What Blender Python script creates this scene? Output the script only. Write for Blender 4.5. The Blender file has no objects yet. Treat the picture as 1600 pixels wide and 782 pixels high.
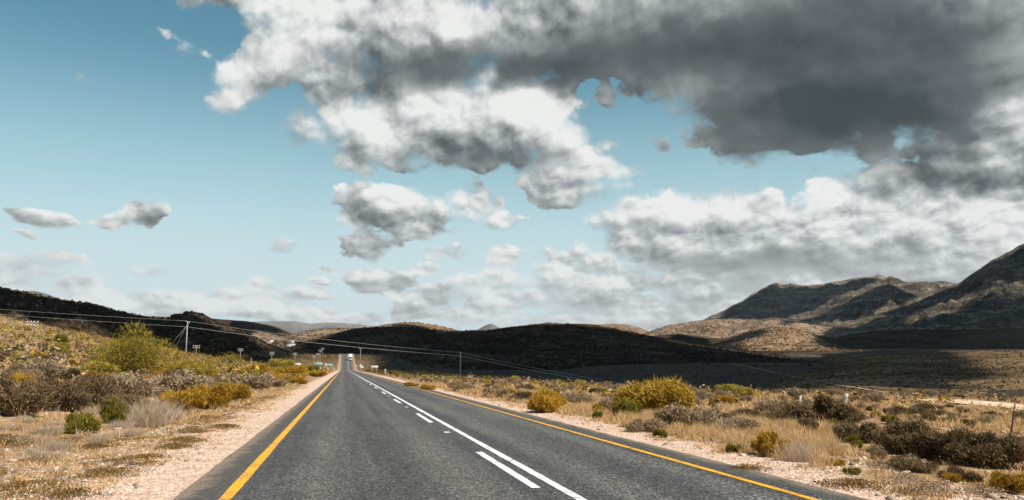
import bpy, math, random
import numpy as np
from mathutils import Vector
from mathutils.bvhtree import BVHTree

random.seed(7)
RNG = np.random.default_rng(11)
scene = bpy.context.scene
COL = scene.collection
R = math.radians

# ------------------------------------------------------------------ camera
F_PX, CX, CY = 1200.0, 800.0, 391.0          # photograph pixels (1600 x 782)
PITCH, YAW = R(6.84), R(12.23)               # the road runs along +Y
EYE = Vector((0, 0, 0))                      # eye height 1.6 m above the road at y = 0
_F = np.array([math.sin(YAW) * math.cos(PITCH), math.cos(YAW) * math.cos(PITCH), math.sin(PITCH)])
_R = np.array([math.cos(YAW), -math.sin(YAW), 0.0])
_U = np.array([-math.sin(YAW) * math.sin(PITCH), -math.cos(YAW) * math.sin(PITCH), math.cos(PITCH)])

def ray(px, py):
    return _F + _R * (px - CX) / F_PX + _U * (CY - py) / F_PX     # unit depth along the axis

cam_d = bpy.data.cameras.new('camera')
cam_d.sensor_width = 36.0
cam_d.lens = 27.0
cam_d.clip_start, cam_d.clip_end = 0.1, 200000
cam = bpy.data.objects.new('camera', cam_d)
cam.location = EYE
cam.rotation_euler = (math.pi / 2 + PITCH, 0, -YAW)
COL.objects.link(cam)
scene.camera = cam

# ------------------------------------------------------------------ light
SUN_EL, SUN_AZ = R(52), R(12 + 128)          # compass azimuth, clockwise from +Y: behind the right shoulder
TO_SUN = np.array([math.sin(SUN_AZ) * math.cos(SUN_EL), math.cos(SUN_AZ) * math.cos(SUN_EL), math.sin(SUN_EL)])
sd = bpy.data.lights.new('sun', 'SUN')
sd.energy, sd.angle, sd.color = 4.8, R(0.5), (1.0, 0.915, 0.79)
so = bpy.data.objects.new('sun', sd)
so.rotation_euler = Vector(TO_SUN).to_track_quat('Z', 'Y').to_euler()
so.location = (0, 0, 300)
COL.objects.link(so)

scene.view_settings.view_transform = 'Standard'
scene.view_settings.look = 'None'
scene.view_settings.gamma = 1.0
scene.view_settings.exposure = 0.5
EXPO = 2 ** 0.5
scene.render.engine = 'CYCLES'
scene.cycles.use_denoising = True
scene.cycles.max_bounces = 6
scene.cycles.diffuse_bounces = 3
scene.cycles.transparent_max_bounces = 8
scene.cycles.volume_bounces = 0

# ------------------------------------------------------------------ numpy noise
def _hash(ix, iy, seed):
    h = (ix.astype(np.int64) * 374761393 + iy.astype(np.int64) * 668265263 + seed * 974634777) & 0x7fffffff
    h = ((h ^ (h >> 13)) * 1274126177) & 0x7fffffff
    return ((h ^ (h >> 16)) & 0xffff) / 65535.0

def vnoise(x, y, seed=0):
    x0, y0 = np.floor(x), np.floor(y)
    fx, fy = x - x0, y - y0
    fx, fy = fx * fx * fx * (fx * (fx * 6 - 15) + 10), fy * fy * fy * (fy * (fy * 6 - 15) + 10)
    a, b = _hash(x0, y0, seed), _hash(x0 + 1, y0, seed)
    c, d = _hash(x0, y0 + 1, seed), _hash(x0 + 1, y0 + 1, seed)
    return (a + (b - a) * fx) * (1 - fy) + (c + (d - c) * fx) * fy

def fbm(x, y, octaves=5, seed=0, gain=0.5):
    s, a, t = 0.0, 1.0, 0.0
    for k in range(octaves):
        s = s + a * vnoise(x * 2 ** k + 17.3 * k, y * 2 ** k - 9.1 * k, seed + k)
        t += a
        a *= gain
    return s / t - 0.5

def ridged(x, y, octaves=5, seed=0):
    s, a, t = 0.0, 1.0, 0.0
    for k in range(octaves):
        s = s + a * (1 - np.abs(2 * vnoise(x * 2 ** k + 5.7 * k, y * 2 ** k + 3.3 * k, seed + k) - 1))
        t += a
        a *= 0.5
    return s / t - 0.5

def sstep(a, b, x):
    t = np.clip((x - a) / (b - a), 0, 1)
    return t * t * (3 - 2 * t)

# ------------------------------------------------------------------ terrain
_py = np.arange(-400.0, 4000.0, 1.0)
_sl = np.interp(_py, [-400, 455, 500, 590, 645, 900, 4000], [-0.032, -0.032, 0.062, 0.062, -0.04, 0.0, 0.0])
_pz = np.cumsum(_sl)
_pz = _pz - np.interp(0, _py, _pz) - 1.6

def road_z(y):
    return np.interp(y, _py, _pz)

EDGE_L, EDGE_R = -2.05, 6.2                   # asphalt edges

def ground_z(x, y):
    x, y = np.asarray(x, float), np.asarray(y, float)
    d = np.hypot(x, y)
    u = np.maximum(0, -x - 4.2)
    left = 0.095 * np.maximum(0, u - 1.0) + 0.0012 * np.maximum(0, u - 6) ** 2
    left = 60 * (1 - np.exp(-left / 60)) * (1 - 0.75 * sstep(280, 560, y))
    v = np.clip(x - 7.5, 0, 170)
    right = -0.028 * v - 11.0 * sstep(26, 80, x) * sstep(50, 120, y) * (1 - 0.55 * sstep(110, 260, x))
    z = road_z(y) + left + right
    off = np.maximum(EDGE_L - 1.6 - x, x - EDGE_R - 1.2)          # metres outside the gravel verge
    rough = sstep(0, 4, off)
    z = z + rough * (0.16 * fbm(x / 1.7, y / 1.7, 4, 3) + 0.9 * sstep(3, 30, off) * fbm(x / 22, y / 22, 4, 9))
    z = z + 4.0 * sstep(40, 160, off) * fbm(x / 90, y / 90, 4, 21)
    z = z - 0.05 * sstep(0, 1.5, off) * sstep(0, 2, off)
    inside = sstep(-0.05, 0.35, np.minimum(x - EDGE_L, EDGE_R - x))
    z = z - inside * (0.05 + 0.0006 * np.abs(y)) - 0.02
    far = -19 + 8 * fbm(x / 900, y / 900, 4, 5)
    w = sstep(640, 1000, d)
    return z * (1 - w) + far * w

def ground_hit(px, py, tmax=2500.0):
    d = ray(px, py)
    t = np.geomspace(2.0, tmax, 2500)
    gap = d[2] * t - ground_z(d[0] * t, d[1] * t)
    k = np.argmax(gap < 0) if (gap < 0).any() else None
    if k is None or k == 0:
        return None
    lo, hi = t[k - 1], t[k]
    for _ in range(24):
        m = (lo + hi) / 2
        if d[2] * m - float(ground_z(d[0] * m, d[1] * m)) < 0:
            hi = m
        else:
            lo = m
    return d * hi, hi

# ------------------------------------------------------------------ mesh helpers
def new_mesh(name, V, faces, mats=None, tint=None, smooth=False):
    V = np.asarray(V, np.float32).reshape(-1, 3)
    me = bpy.data.meshes.new(name)
    me.vertices.add(len(V))
    me.vertices.foreach_set('co', V.ravel())
    faces = [np.asarray(f, np.int32) for f in faces if len(f)]
    loops = np.concatenate([f.ravel() for f in faces])
    totals = np.concatenate([np.full(len(f), f.shape[1], np.int32) for f in faces])
    starts = np.concatenate([[0], np.cumsum(totals)[:-1]]).astype(np.int32)
    me.loops.add(len(loops))
    me.loops.foreach_set('vertex_index', loops)
    me.polygons.add(len(totals))
    me.polygons.foreach_set('loop_start', starts)
    me.polygons.foreach_set('loop_total', totals)
    if smooth:
        me.polygons.foreach_set('use_smooth', np.ones(len(totals), bool))
    if tint is not None:
        at = me.attributes.new('tint', 'FLOAT', 'POINT')
        at.data.foreach_set('value', np.asarray(tint, np.float32))
    me.update(calc_edges=True)
    for m in (mats if isinstance(mats, (list, tuple)) else [mats]):
        if m is not None:
            me.materials.append(m)
    return me

def link(name, me, parent=None, loc=(0, 0, 0)):
    o = bpy.data.objects.new(name, me)
    COL.objects.link(o)
    o.location = loc
    if parent is not None:
        o.parent = parent
    return o

def empty(name, loc=(0, 0, 0), rz=0.0):
    o = bpy.data.objects.new(name, None)
    o.empty_display_size = 0.2
    COL.objects.link(o)
    o.location = loc
    o.rotation_euler = (0, 0, rz)
    return o

def tag(o, label=None, cat=None, group=None, kind=None):
    if label: o['label'] = label
    if cat: o['category'] = cat
    if group: o['group'] = group
    if kind: o['kind'] = kind
    return o

class MB:
    """collects boxes, tubes and prisms into one mesh"""
    def __init__(self):
        self.v, self.q, self.t, self.n = [], [], [], 0
    def add(self, v, q=(), t=()):
        v = np.asarray(v, float).reshape(-1, 3)
        if len(q): self.q.append(np.asarray(q) + self.n)
        if len(t): self.t.append(np.asarray(t) + self.n)
        self.v.append(v)
        self.n += len(v)
        return self
    def box(self, c, s, b=0.0):
        c, s = np.array(c, float), np.array(s, float) / 2
        if b <= 0:
            v = [c + s * np.array(k) for k in ((-1,-1,-1),(1,-1,-1),(1,1,-1),(-1,1,-1),(-1,-1,1),(1,-1,1),(1,1,1),(-1,1,1))]
            return self.add(v, [(0,3,2,1),(4,5,6,7),(0,1,5,4),(1,2,6,5),(2,3,7,6),(3,0,4,7)])
        # chamfered along the vertical edges and at the top and bottom rims
        def ring(z, ins):
            x, y = s[0] - ins, s[1] - ins
            return [c + np.array(p) for p in ((-x+b,-y,z),(x-b,-y,z),(x,-y+b,z),(x,y-b,z),(x-b,y,z),(-x+b,y,z),(-x,y-b,z),(-x,-y+b,z))]
        v = ring(-s[2], b) + ring(-s[2] + b, 0) + ring(s[2] - b, 0) + ring(s[2], b)
        q = [(k*8+i, k*8+(i+1)%8, k*8+8+(i+1)%8, k*8+8+i) for k in range(3) for i in range(8)]
        self.add(v, q)
        base = self.n - 32
        for off, rev in ((0, True), (24, False)):
            idx = [base + off + i for i in range(8)]
            tri = [(idx[0], idx[i], idx[i+1]) for i in range(1, 7)]
            self.t.append(np.array([t[::-1] if rev else t for t in tri]))
        return self
    def tube(self, pts, rad, n=6, caps=True):
        pts = np.asarray(pts, float)
        rad = np.broadcast_to(np.asarray(rad, float), (len(pts),))
        tan = np.gradient(pts, axis=0)
        tan /= np.linalg.norm(tan, axis=1)[:, None] + 1e-9
        v = []
        for p, t, r in zip(pts, tan, rad):
            a = np.array([0, 0, 1.0]) if abs(t[2]) < 0.9 else np.array([1.0, 0, 0])
            e1 = np.cross(t, a); e1 /= np.linalg.norm(e1)
            e2 = np.cross(t, e1)
            for k in range(n):
                w = 2 * math.pi * k / n
                v.append(p + r * (math.cos(w) * e1 + math.sin(w) * e2))
        m = len(pts)
        q = [(i*n+k, i*n+(k+1)%n, (i+1)*n+(k+1)%n, (i+1)*n+k) for i in range(m-1) for k in range(n)]
        t = []
        if caps:
            t = [(0, k+1, k) for k in range(1, n-1)] + [((m-1)*n, (m-1)*n+k, (m-1)*n+k+1) for k in range(1, n-1)]
        return self.add(v, q, t)
    def disc(self, c, r, w, n=16, axis='x'):
        c = np.array(c, float)
        v = []
        for s in (-w/2, w/2):
            for k in range(n):
                a = 2 * math.pi * k / n
                p = (s, r*math.cos(a), r*math.sin(a)) if axis == 'x' else (r*math.cos(a), s, r*math.sin(a))
                v.append(c + np.array(p))
        q = [(k, (k+1)%n, n+(k+1)%n, n+k) for k in range(n)]
        t = [(0, k+1, k) for k in range(1, n-1)] + [(n, n+k, n+k+1) for k in range(1, n-1)]
        return self.add(v, q, t)
    def mesh(self, name, mat, smooth=False):
        return new_mesh(name, np.concatenate(self.v), [np.concatenate(a) for a in (self.q, self.t) if a], mat, smooth=smooth)
    def build(self, name, mat, parent=None, loc=(0, 0, 0), smooth=False):
        return link(name, self.mesh(name, mat, smooth), parent, loc)

# ------------------------------------------------------------------ node helpers
class NT:
    def __init__(self, tree):
        self.t = tree
        tree.nodes.clear()
    def n(self, kind, **kw):
        o = self.t.nodes.new(kind)
        for k, v in kw.items():
            setattr(o, k, v)
        return o
    def set(self, sock, val):
        if isinstance(val, bpy.types.NodeSocket):
            self.t.links.new(val, sock)
        elif val is not None:
            if isinstance(val, (tuple, list)) and len(val) == 3 and sock.type == 'RGBA':
                val = (*val, 1.0)
            sock.default_value = val
    def math(self, op, a, b=None, c=None, clamp=False):
        o = self.n('ShaderNodeMath', operation=op, use_clamp=clamp)
        for s, v in zip(o.inputs, (a, b, c)):
            self.set(s, v)
        return o.outputs[0]
    def vmath(self, op, a, b=None, c=None, scale=None, out=0):
        o = self.n('ShaderNodeVectorMath', operation=op)
        self.set(o.inputs[0], a)
        if c is not None: self.set(o.inputs[2], c)
        if b is not None: self.set(o.inputs[1], b)
        if scale is not None: self.set(o.inputs['Scale'], scale)
        return o.outputs[out]
    def mapping(self, v, loc=(0, 0, 0), scale=(1, 1, 1), rot=(0, 0, 0)):
        o = self.n('ShaderNodeMapping')
        self.set(o.inputs['Vector'], v)
        o.inputs['Location'].default_value = loc
        o.inputs['Rotation'].default_value = rot
        o.inputs['Scale'].default_value = scale
        return o.outputs[0]
    def noise(self, v, scale=1.0, detail=4.0, rough=0.55, out=0, dim='3D', dist=0.0):
        o = self.n('ShaderNodeTexNoise', noise_dimensions=dim)
        self.set(o.inputs['Vector'], v)
        o.inputs['Scale'].default_value = scale
        o.inputs['Detail'].default_value = detail
        o.inputs['Roughness'].default_value = rough
        o.inputs['Distortion'].default_value = dist
        return o.outputs[out]
    def voronoi(self, v, scale=1.0, feature='F1', out=0, rand=1.0):
        o = self.n('ShaderNodeTexVoronoi', feature=feature)
        self.set(o.inputs['Vector'], v)
        o.inputs['Scale'].default_value = scale
        o.inputs['Randomness'].default_value = rand
        return o.outputs[out]
    def ramp(self, fac, stops, interp='LINEAR'):
        o = self.n('ShaderNodeValToRGB')
        o.color_ramp.interpolation = interp
        el = o.color_ramp.elements
        while len(el) < len(stops):
            el.new(0.5)
        for e, (p, c) in zip(el, stops):
            e.position = p
            e.color = (*c, 1.0) if len(c) == 3 else c
        self.set(o.inputs[0], fac)
        return o.outputs[0]
    def range(self, v, a, b, c=0.0, d=1.0, interp='SMOOTHSTEP'):
        o = self.n('ShaderNodeMapRange', interpolation_type=interp)
        for s, x in zip(o.inputs, (v, a, b, c, d)):
            self.set(s, x)
        return o.outputs[0]
    def mix(self, fac, a, b, blend='MIX'):
        o = self.n('ShaderNodeMix', data_type='RGBA', blend_type=blend)
        self.set(o.inputs[0], fac)
        self.set(o.inputs[6], a)
        self.set(o.inputs[7], b)
        return o.outputs[2]
    def attr(self, name):
        return self.n('ShaderNodeAttribute', attribute_name=name)
    def bump(self, h, strength=0.5, dist=0.05):
        o = self.n('ShaderNodeBump')
        o.inputs['Strength'].default_value = strength
        o.inputs['Distance'].default_value = dist
        self.set(o.inputs['Height'], h)
        return o.outputs[0]
    def bsdf(self, color, rough=0.8, spec=0.3, normal=None, metal=0.0):
        o = self.n('ShaderNodeBsdfPrincipled')
        self.set(o.inputs['Base Color'], color)
        self.set(o.inputs['Roughness'], rough)
        o.inputs['Specular IOR Level'].default_value = spec
        o.inputs['Metallic'].default_value = metal
        if normal is not None: self.set(o.inputs['Normal'], normal)
        return o.outputs[0]
    def out(self, surf):
        o = self.n('ShaderNodeOutputMaterial')
        self.t.links.new(surf, o.inputs['Surface'])

def material(name):
    m = bpy.data.materials.new(name)
    m.use_nodes = True
    return m, NT(m.node_tree)

def simple_mat(name, col, rough=0.6, spec=0.3, metal=0.0, var=0.15, scale=6.0):
    m, t = material(name)
    pos = t.n('ShaderNodeTexCoord').outputs['Object']
    f = t.noise(pos, scale, 5)
    dark = tuple(c * (1 - 2 * var) for c in col)
    lite = tuple(min(1, c * (1 + var)) for c in col)
    c = t.ramp(f, [(0.3, dark), (0.65, lite)])
    t.out(t.bsdf(c, rough, spec, metal=metal))
    return m

# ------------------------------------------------------------------ sky
world = bpy.data.worlds.new('World')
scene.world = world
world.use_nodes = True
wt = NT(world.node_tree)

def sky_xy(px, py):
    d = ray(px, py)
    d = d / np.linalg.norm(d)
    fh = np.array([math.sin(YAW), math.cos(YAW), 0])
    return 12 * math.atan2(d @ _R, d @ fh), 12 * math.asin(d[2])

# banks of cumulus: (px, py, half width, half height, weight)
BANKS = [
    (520, 50, 92, 98, 1.0), (425, 60, 52, 62, .62), (365, -8, 125, 30, .85), (640, 50, 200, 95, 1.15), (860, 40, 230, 110, 1.15), (1080, 45, 210, 110, 1.2), (1320, 60, 300, 165, 1.3),
    (1560, 60, 260, 170, 1.3), (1260, 165, 200, 75, 1.1), (1440, 170, 180, 80, 1.1), (1140, 150, 85, 50, .9), (1200, 205, 95, 34, .9), (560, 130, 170, 60, 1.1), (560, -60, 300, 80, 1.0), (1385, 15, 220, 110, 1.5), (850, 100, 120, 44, 1.1), (930, 110, 60, 26, .8), (1405, 212, 130, 46, 1.05), (1270, 205, 120, 40, 1.0),
    (680, 185, 180, 75, 1.1), (820, 185, 115, 90, 1.15), (880, 175, 55, 60, .8), (770, 240, 130, 38, .9), (560, 205, 90, 50, .85),
    (460, 195, 36, 38, .75), (545, 235, 60, 22, .6), (660, 262, 55, 15, .5), (925, 215, 42, 32, .6), (930, 262, 55, 22, .65), (880, 288, 66, 30, .9), (900, 300, 60, 20, .6),
    (600, 330, 84, 40, 1.0), (572, 384, 50, 28, .85), (560, 322, 40, 24, .7), (640, 350, 90, 24, .7), (745, 318, 42, 34, .75), (785, 346, 38, 14, .55),
    (232, 331, 40, 30, .9), (182, 346, 36, 14, .6), (70, 345, 56, 16, .75), (460, 381, 36, 14, .65), (585, 441, 60, 21, .95), (610, 430, 26, 18, .7),
    (790, 408, 30, 22, .75), (782, 428, 26, 12, .55), (845, 404, 30, 26, .55),
    (1130, 345, 120, 55, 1.15), (1000, 368, 90, 48, 1.0), (1080, 395, 130, 40, 1.1), (1240, 380, 150, 72, 1.2), (1345, 290, 80, 42, .9), (1400, 340, 200, 110, 1.25),
    (1560, 270, 170, 120, 1.25), (1540, 390, 180, 70, 1.2), (1590, 190, 80, 70, .95), (1450, 250, 100, 50, .9), (1430, 425, 200, 45, 1.0), (1160, 400, 160, 35, 1.0),
    (930, 430, 130, 42, .72), (900, 465, 160, 34, .8), (1050, 465, 170, 42, .85), (1160, 455, 130, 40, .85), (1000, 495, 260, 26, .9), (1200, 440, 90, 30, .8),
    (740, 470, 150, 22, .6), (640, 490, 240, 18, .6), (40, 420, 80, 24, .75), (90, 408, 60, 12, .6), (60, 446, 150, 20, .58), (240, 462, 170, 15, .48), (330, 480, 200, 13, .55), (240, 430, 50, 12, .5),
    (480, 462, 60, 14, .6), (410, 455, 26, 16, .7), (120, 482, 260, 12, .55),
    (690, 455, 34, 14, .7), (655, 476, 40, 10, .6), (870, 440, 44, 20, .8), (930, 408, 50, 22, .8), (985, 440, 46, 20, .8), (905, 470, 60, 14, .75), (1075, 440, 60, 18, .8), (1010, 478, 70, 14, .8), (1130, 478, 60, 16, .8), (820, 478, 60, 12, .65), (560, 478, 60, 9, .5), (520, 420, 22, 7, .45), (670, 420, 26, 9, .5), (730, 440, 30, 11, .6), (500, 440, 20, 7, .5), (700, 395, 34, 12, .42),
    (127, 120, 34, 14, .26), (318, 86, 46, 20, .20), (374, 157, 28, 15, .5), (250, 55, 20, 10, .4), (1028, 228, 24, 22, .42), (1076, 285, 34, 13, .5), (945, 150, 34, 24, .42), (985, 262, 24, 12, .45), (45, 372, 20, 8, .4),
]
# the thick, dark parts of the deck and its brightest heads: (px, py, half width, half height, tone change)
TONES = [
    (715, 108, 230, 46, -.42), (650, 185, 190, 40, .20), (480, 130, 80, 60, .14), (900, 98, 190, 56, -.30), (1080, 60, 260, 120, -.34), (1330, 110, 420, 190, -.56), (1400, 190, 260, 80, -.26), (1180, 180, 170, 60, -.26),
    (470, 65, 110, 95, .24), (740, 15, 230, 50, .20), (760, 165, 190, 40, .26), (860, 185, 80, 60, .28), (760, 118, 22, 18, .40), (790, 254, 140, 26, -.30),
    (1120, 140, 150, 28, .10), (1100, 410, 150, 24, -.30), (1250, 414, 210, 28, -.26), (1140, 325, 130, 36, .22), (1000, 350, 80, 26, .14), (1290, 300, 75, 34, .20),
    (1570, 200, 80, 44, .30), (1500, 288, 190, 28, -.12), (1430, 412, 150, 20, -.05), (1400, 345, 190, 50, .16), (1540, 380, 120, 34, .10), (600, 385, 84, 22, -.14), (1028, 228, 30, 26, -.2),
]

def build_sky():
    t = wt
    d = t.vmath('NORMALIZE', t.n('ShaderNodeTexCoord').outputs['Generated'])
    rx = t.vmath('DOT_PRODUCT', d, tuple(_R), out=1)
    fy = t.vmath('DOT_PRODUCT', d, (math.sin(YAW), math.cos(YAW), 0), out=1)
    sp = t.n('ShaderNodeSeparateXYZ'); t.set(sp.inputs[0], d)
    X = t.math('MULTIPLY', t.math('ARCTAN2', rx, fy), 12)
    Y = t.math('MULTIPLY', t.math('ARCSINE', sp.outputs[2]), 12)
    # perspective of a cloud layer: puffs shrink towards the horizon
    k = t.math('ADD', t.math('MAXIMUM', Y, 0.0), 2.2)
    cmb = t.n('ShaderNodeCombineXYZ')
    t.set(cmb.inputs[0], t.math('MULTIPLY', X, 0.50))
    t.set(cmb.inputs[1], t.math('MULTIPLY', t.math('LOGARITHM', t.math('ADD', t.math('MAXIMUM', Y, 0.0), 4.5), math.e), 4.8))
    P = cmb.outputs[0]
    wv = t.vmath('ADD', P, t.vmath('SCALE', t.noise(P, 2.6, 2, out=1, dim='2D'), scale=0.13))
    def billow(vec):
        v = t.n('ShaderNodeTexVoronoi', feature='F1', voronoi_dimensions='2D')
        t.set(v.inputs['Vector'], vec)
        v.inputs['Scale'].default_value = 3.1
        v.inputs['Detail'].default_value = 3.0
        v.inputs['Roughness'].default_value = 0.5
        v.inputs['Lacunarity'].default_value = 2.2
        return t.math('MULTIPLY', v.outputs['Distance'], 0.30)
    soft0 = t.noise(P, 1.25, 2.0, 0.5, dim='2D')
    soft1 = t.noise(t.vmath('ADD', P, (0.10, 0.20, 0)), 1.25, 2.0, 0.5, dim='2D')
    bil0 = billow(wv)
    bil1 = billow(t.vmath('ADD', wv, (0.03, 0.07, 0)))
    n0 = t.math('SUBTRACT', t.noise(P, 1.25, 7, 0.54, dim='2D'), bil0)
    xy = t.n('ShaderNodeCombineXYZ'); t.set(xy.inputs[0], X); t.set(xy.inputs[1], Y)
    wob = t.vmath('SUBTRACT', t.noise(P, 1.1, 5, 0.55, out=1, dim='2D'), (0.5, 0.5, 0.5))
    amp = t.math('ADD', t.math('MULTIPLY', t.math('MAXIMUM', Y, 0.0), 0.105), 0.25)
    W = t.vmath('ADD', xy.outputs[0], t.vmath('MULTIPLY', t.vmath('SCALE', wob, scale=amp), (1.25, 1.0, 0)))
    def blob(vec, px, py, rx_, ry_, z=0.0):
        cx, cy = sky_xy(px, py)
        x2, _ = sky_xy(px + rx_, py)
        _, y2 = sky_xy(px, py - ry_)
        a, b = abs(x2 - cx), abs(y2 - cy)
        v = t.vmath('MULTIPLY_ADD', vec, (1 / a, 1 / b, 0), (-cx / a, -cy / b, z))
        return v, t.vmath('LENGTH', v, out=1)
    M = None
    Wd, acc = W, None
    for (px, py, a, b, w) in BANKS:
        if M is not None:
            Wd = t.vmath('MULTIPLY_ADD', M, (1e-9, 1e-9, 0), W)     # evaluates the banks one after another
        v, q = blob(Wd, px, py, a * 1.22, b * 1.22, 1.0)
        e = t.math('MULTIPLY_ADD', q, -2.414 * w, 3.414 * w)
        g_ = t.math('POWER', 30.0, e)
        acc = t.vmath('SCALE', v, scale=g_) if acc is None else t.vmath('MULTIPLY_ADD', v, g_, acc)
        M = e if M is None else t.math('SMOOTH_MAX', M, e, 0.25)
    # everywhere outside the frame: scattered cover overhead and behind
    raw = t.math('ADD', t.math('MULTIPLY', M, 1.0), t.math('MULTIPLY', t.math('SUBTRACT', n0, 0.335), 1.75))
    crisp = t.range(t.noise(P, 1.9, 3, 0.5, dim='2D'), 0.38, 0.64, 0.16, 0.80)
    alpha = t.range(raw, 0.0, crisp)
    thick = t.range(raw, 0.05, 1.1)
    T = None
    for (px, py, a, b, w) in TONES:
        Wd = t.vmath('MULTIPLY_ADD', M if T is None else T, (1e-9, 1e-9, 0), W)
        _, q = blob(Wd, px, py, a * 1.3, b * 1.3)
        e = t.math('MULTIPLY', t.range(q, 0.0, 1.0, 1.0, 0.0), w)
        T = e if T is None else t.math('ADD', T, e)
    lit = t.range(T, -0.45, 0.05, 0.22, 1.0)
    relief = t.math('ADD', t.math('MULTIPLY', t.math('SUBTRACT', soft0, soft1), 1.3), t.math('MULTIPLY', t.math('SUBTRACT', bil1, bil0), t.range(Y, 3.0, 1.0, 1.4, 2.1)))
    sa = t.n('ShaderNodeSeparateXYZ'); t.set(sa.inputs[0], acc)
    hgt = t.math('DIVIDE', sa.outputs[1], sa.outputs[2])          # where in its own puff: -1 base, +1 crown
    hgt = t.math('ADD', hgt, t.math('MULTIPLY', t.math('SUBTRACT', soft0, 0.5), 1.3))
    body = t.math('ADD', t.range(hgt, -0.05, 0.65, 0.0, 0.20), t.range(hgt, -0.85, 0.05, -0.30, 0.0))
    tone = t.math('ADD', t.math('ADD', T, 0.74), t.math('MULTIPLY', t.math('ADD', relief, body), lit))
    tone = t.math('ADD', tone, t.math('MULTIPLY', thick, -0.10))
    tone = t.math('ADD', tone, t.math('MULTIPLY', t.math('MULTIPLY', t.math('SUBTRACT', n0, 0.33), lit), 0.30))
    g = 1 / EXPO
    cl = t.ramp(tone, [(0.0, (0.055*g, 0.066*g, 0.068*g)), (0.25, (0.13*g, 0.148*g, 0.152*g)), (0.55, (0.36*g, 0.385*g, 0.385*g)), (0.8, (0.66*g, 0.68*g, 0.67*g)), (1.0, (0.86*g, 0.87*g, 0.85*g))])
    # aerial perspective inside the cloud layer itself: distant banks near the horizon are paler
    cl = t.mix(t.range(Y, 2.4, 0.2, 0.0, 0.46), cl, (0.72*g, 0.765*g, 0.77*g))
    sky = t.n('ShaderNodeTexSky', sky_type='NISHITA')
    sky.sun_disc = False
    sky.sun_elevation = SUN_EL
    sky.sun_rotation = SUN_AZ
    sky.altitude = 300
    sky.air_density = 1.0
    sky.dust_density = 0.6
    sky.ozone_density = 1.0
    base = t.vmath('MULTIPLY', sky.outputs[0], t.mix(t.range(Y, 5.5, 9.0), SKY_TINT, (0.86, 0.98, 0.98)))
    base = t.vmath('SCALE', base, scale=SKY_STRENGTH)
    # thin veil low over the horizon
    base = t.mix(t.range(Y, 4.6, 0.7, 0.0, 0.88), base, (0.575*g, 0.735*g, 0.80*g))
    base = t.mix(t.range(Y, 2.4, 0.3, 0.0, 0.62), base, (0.69*g, 0.775*g, 0.795*g))
    final = t.mix(t.math('MULTIPLY', alpha, 0.97), base, cl)
    bg = t.n('ShaderNodeBackground')
    t.set(bg.inputs[0], final)
    bg.inputs[1].default_value = 1.0
    o = t.n('ShaderNodeOutputWorld')
    t.t.links.new(bg.outputs[0], o.inputs[0])

SKY_STRENGTH = 0.084
SKY_TINT = (0.66, 1.03, 0.85)
build_sky()


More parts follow.
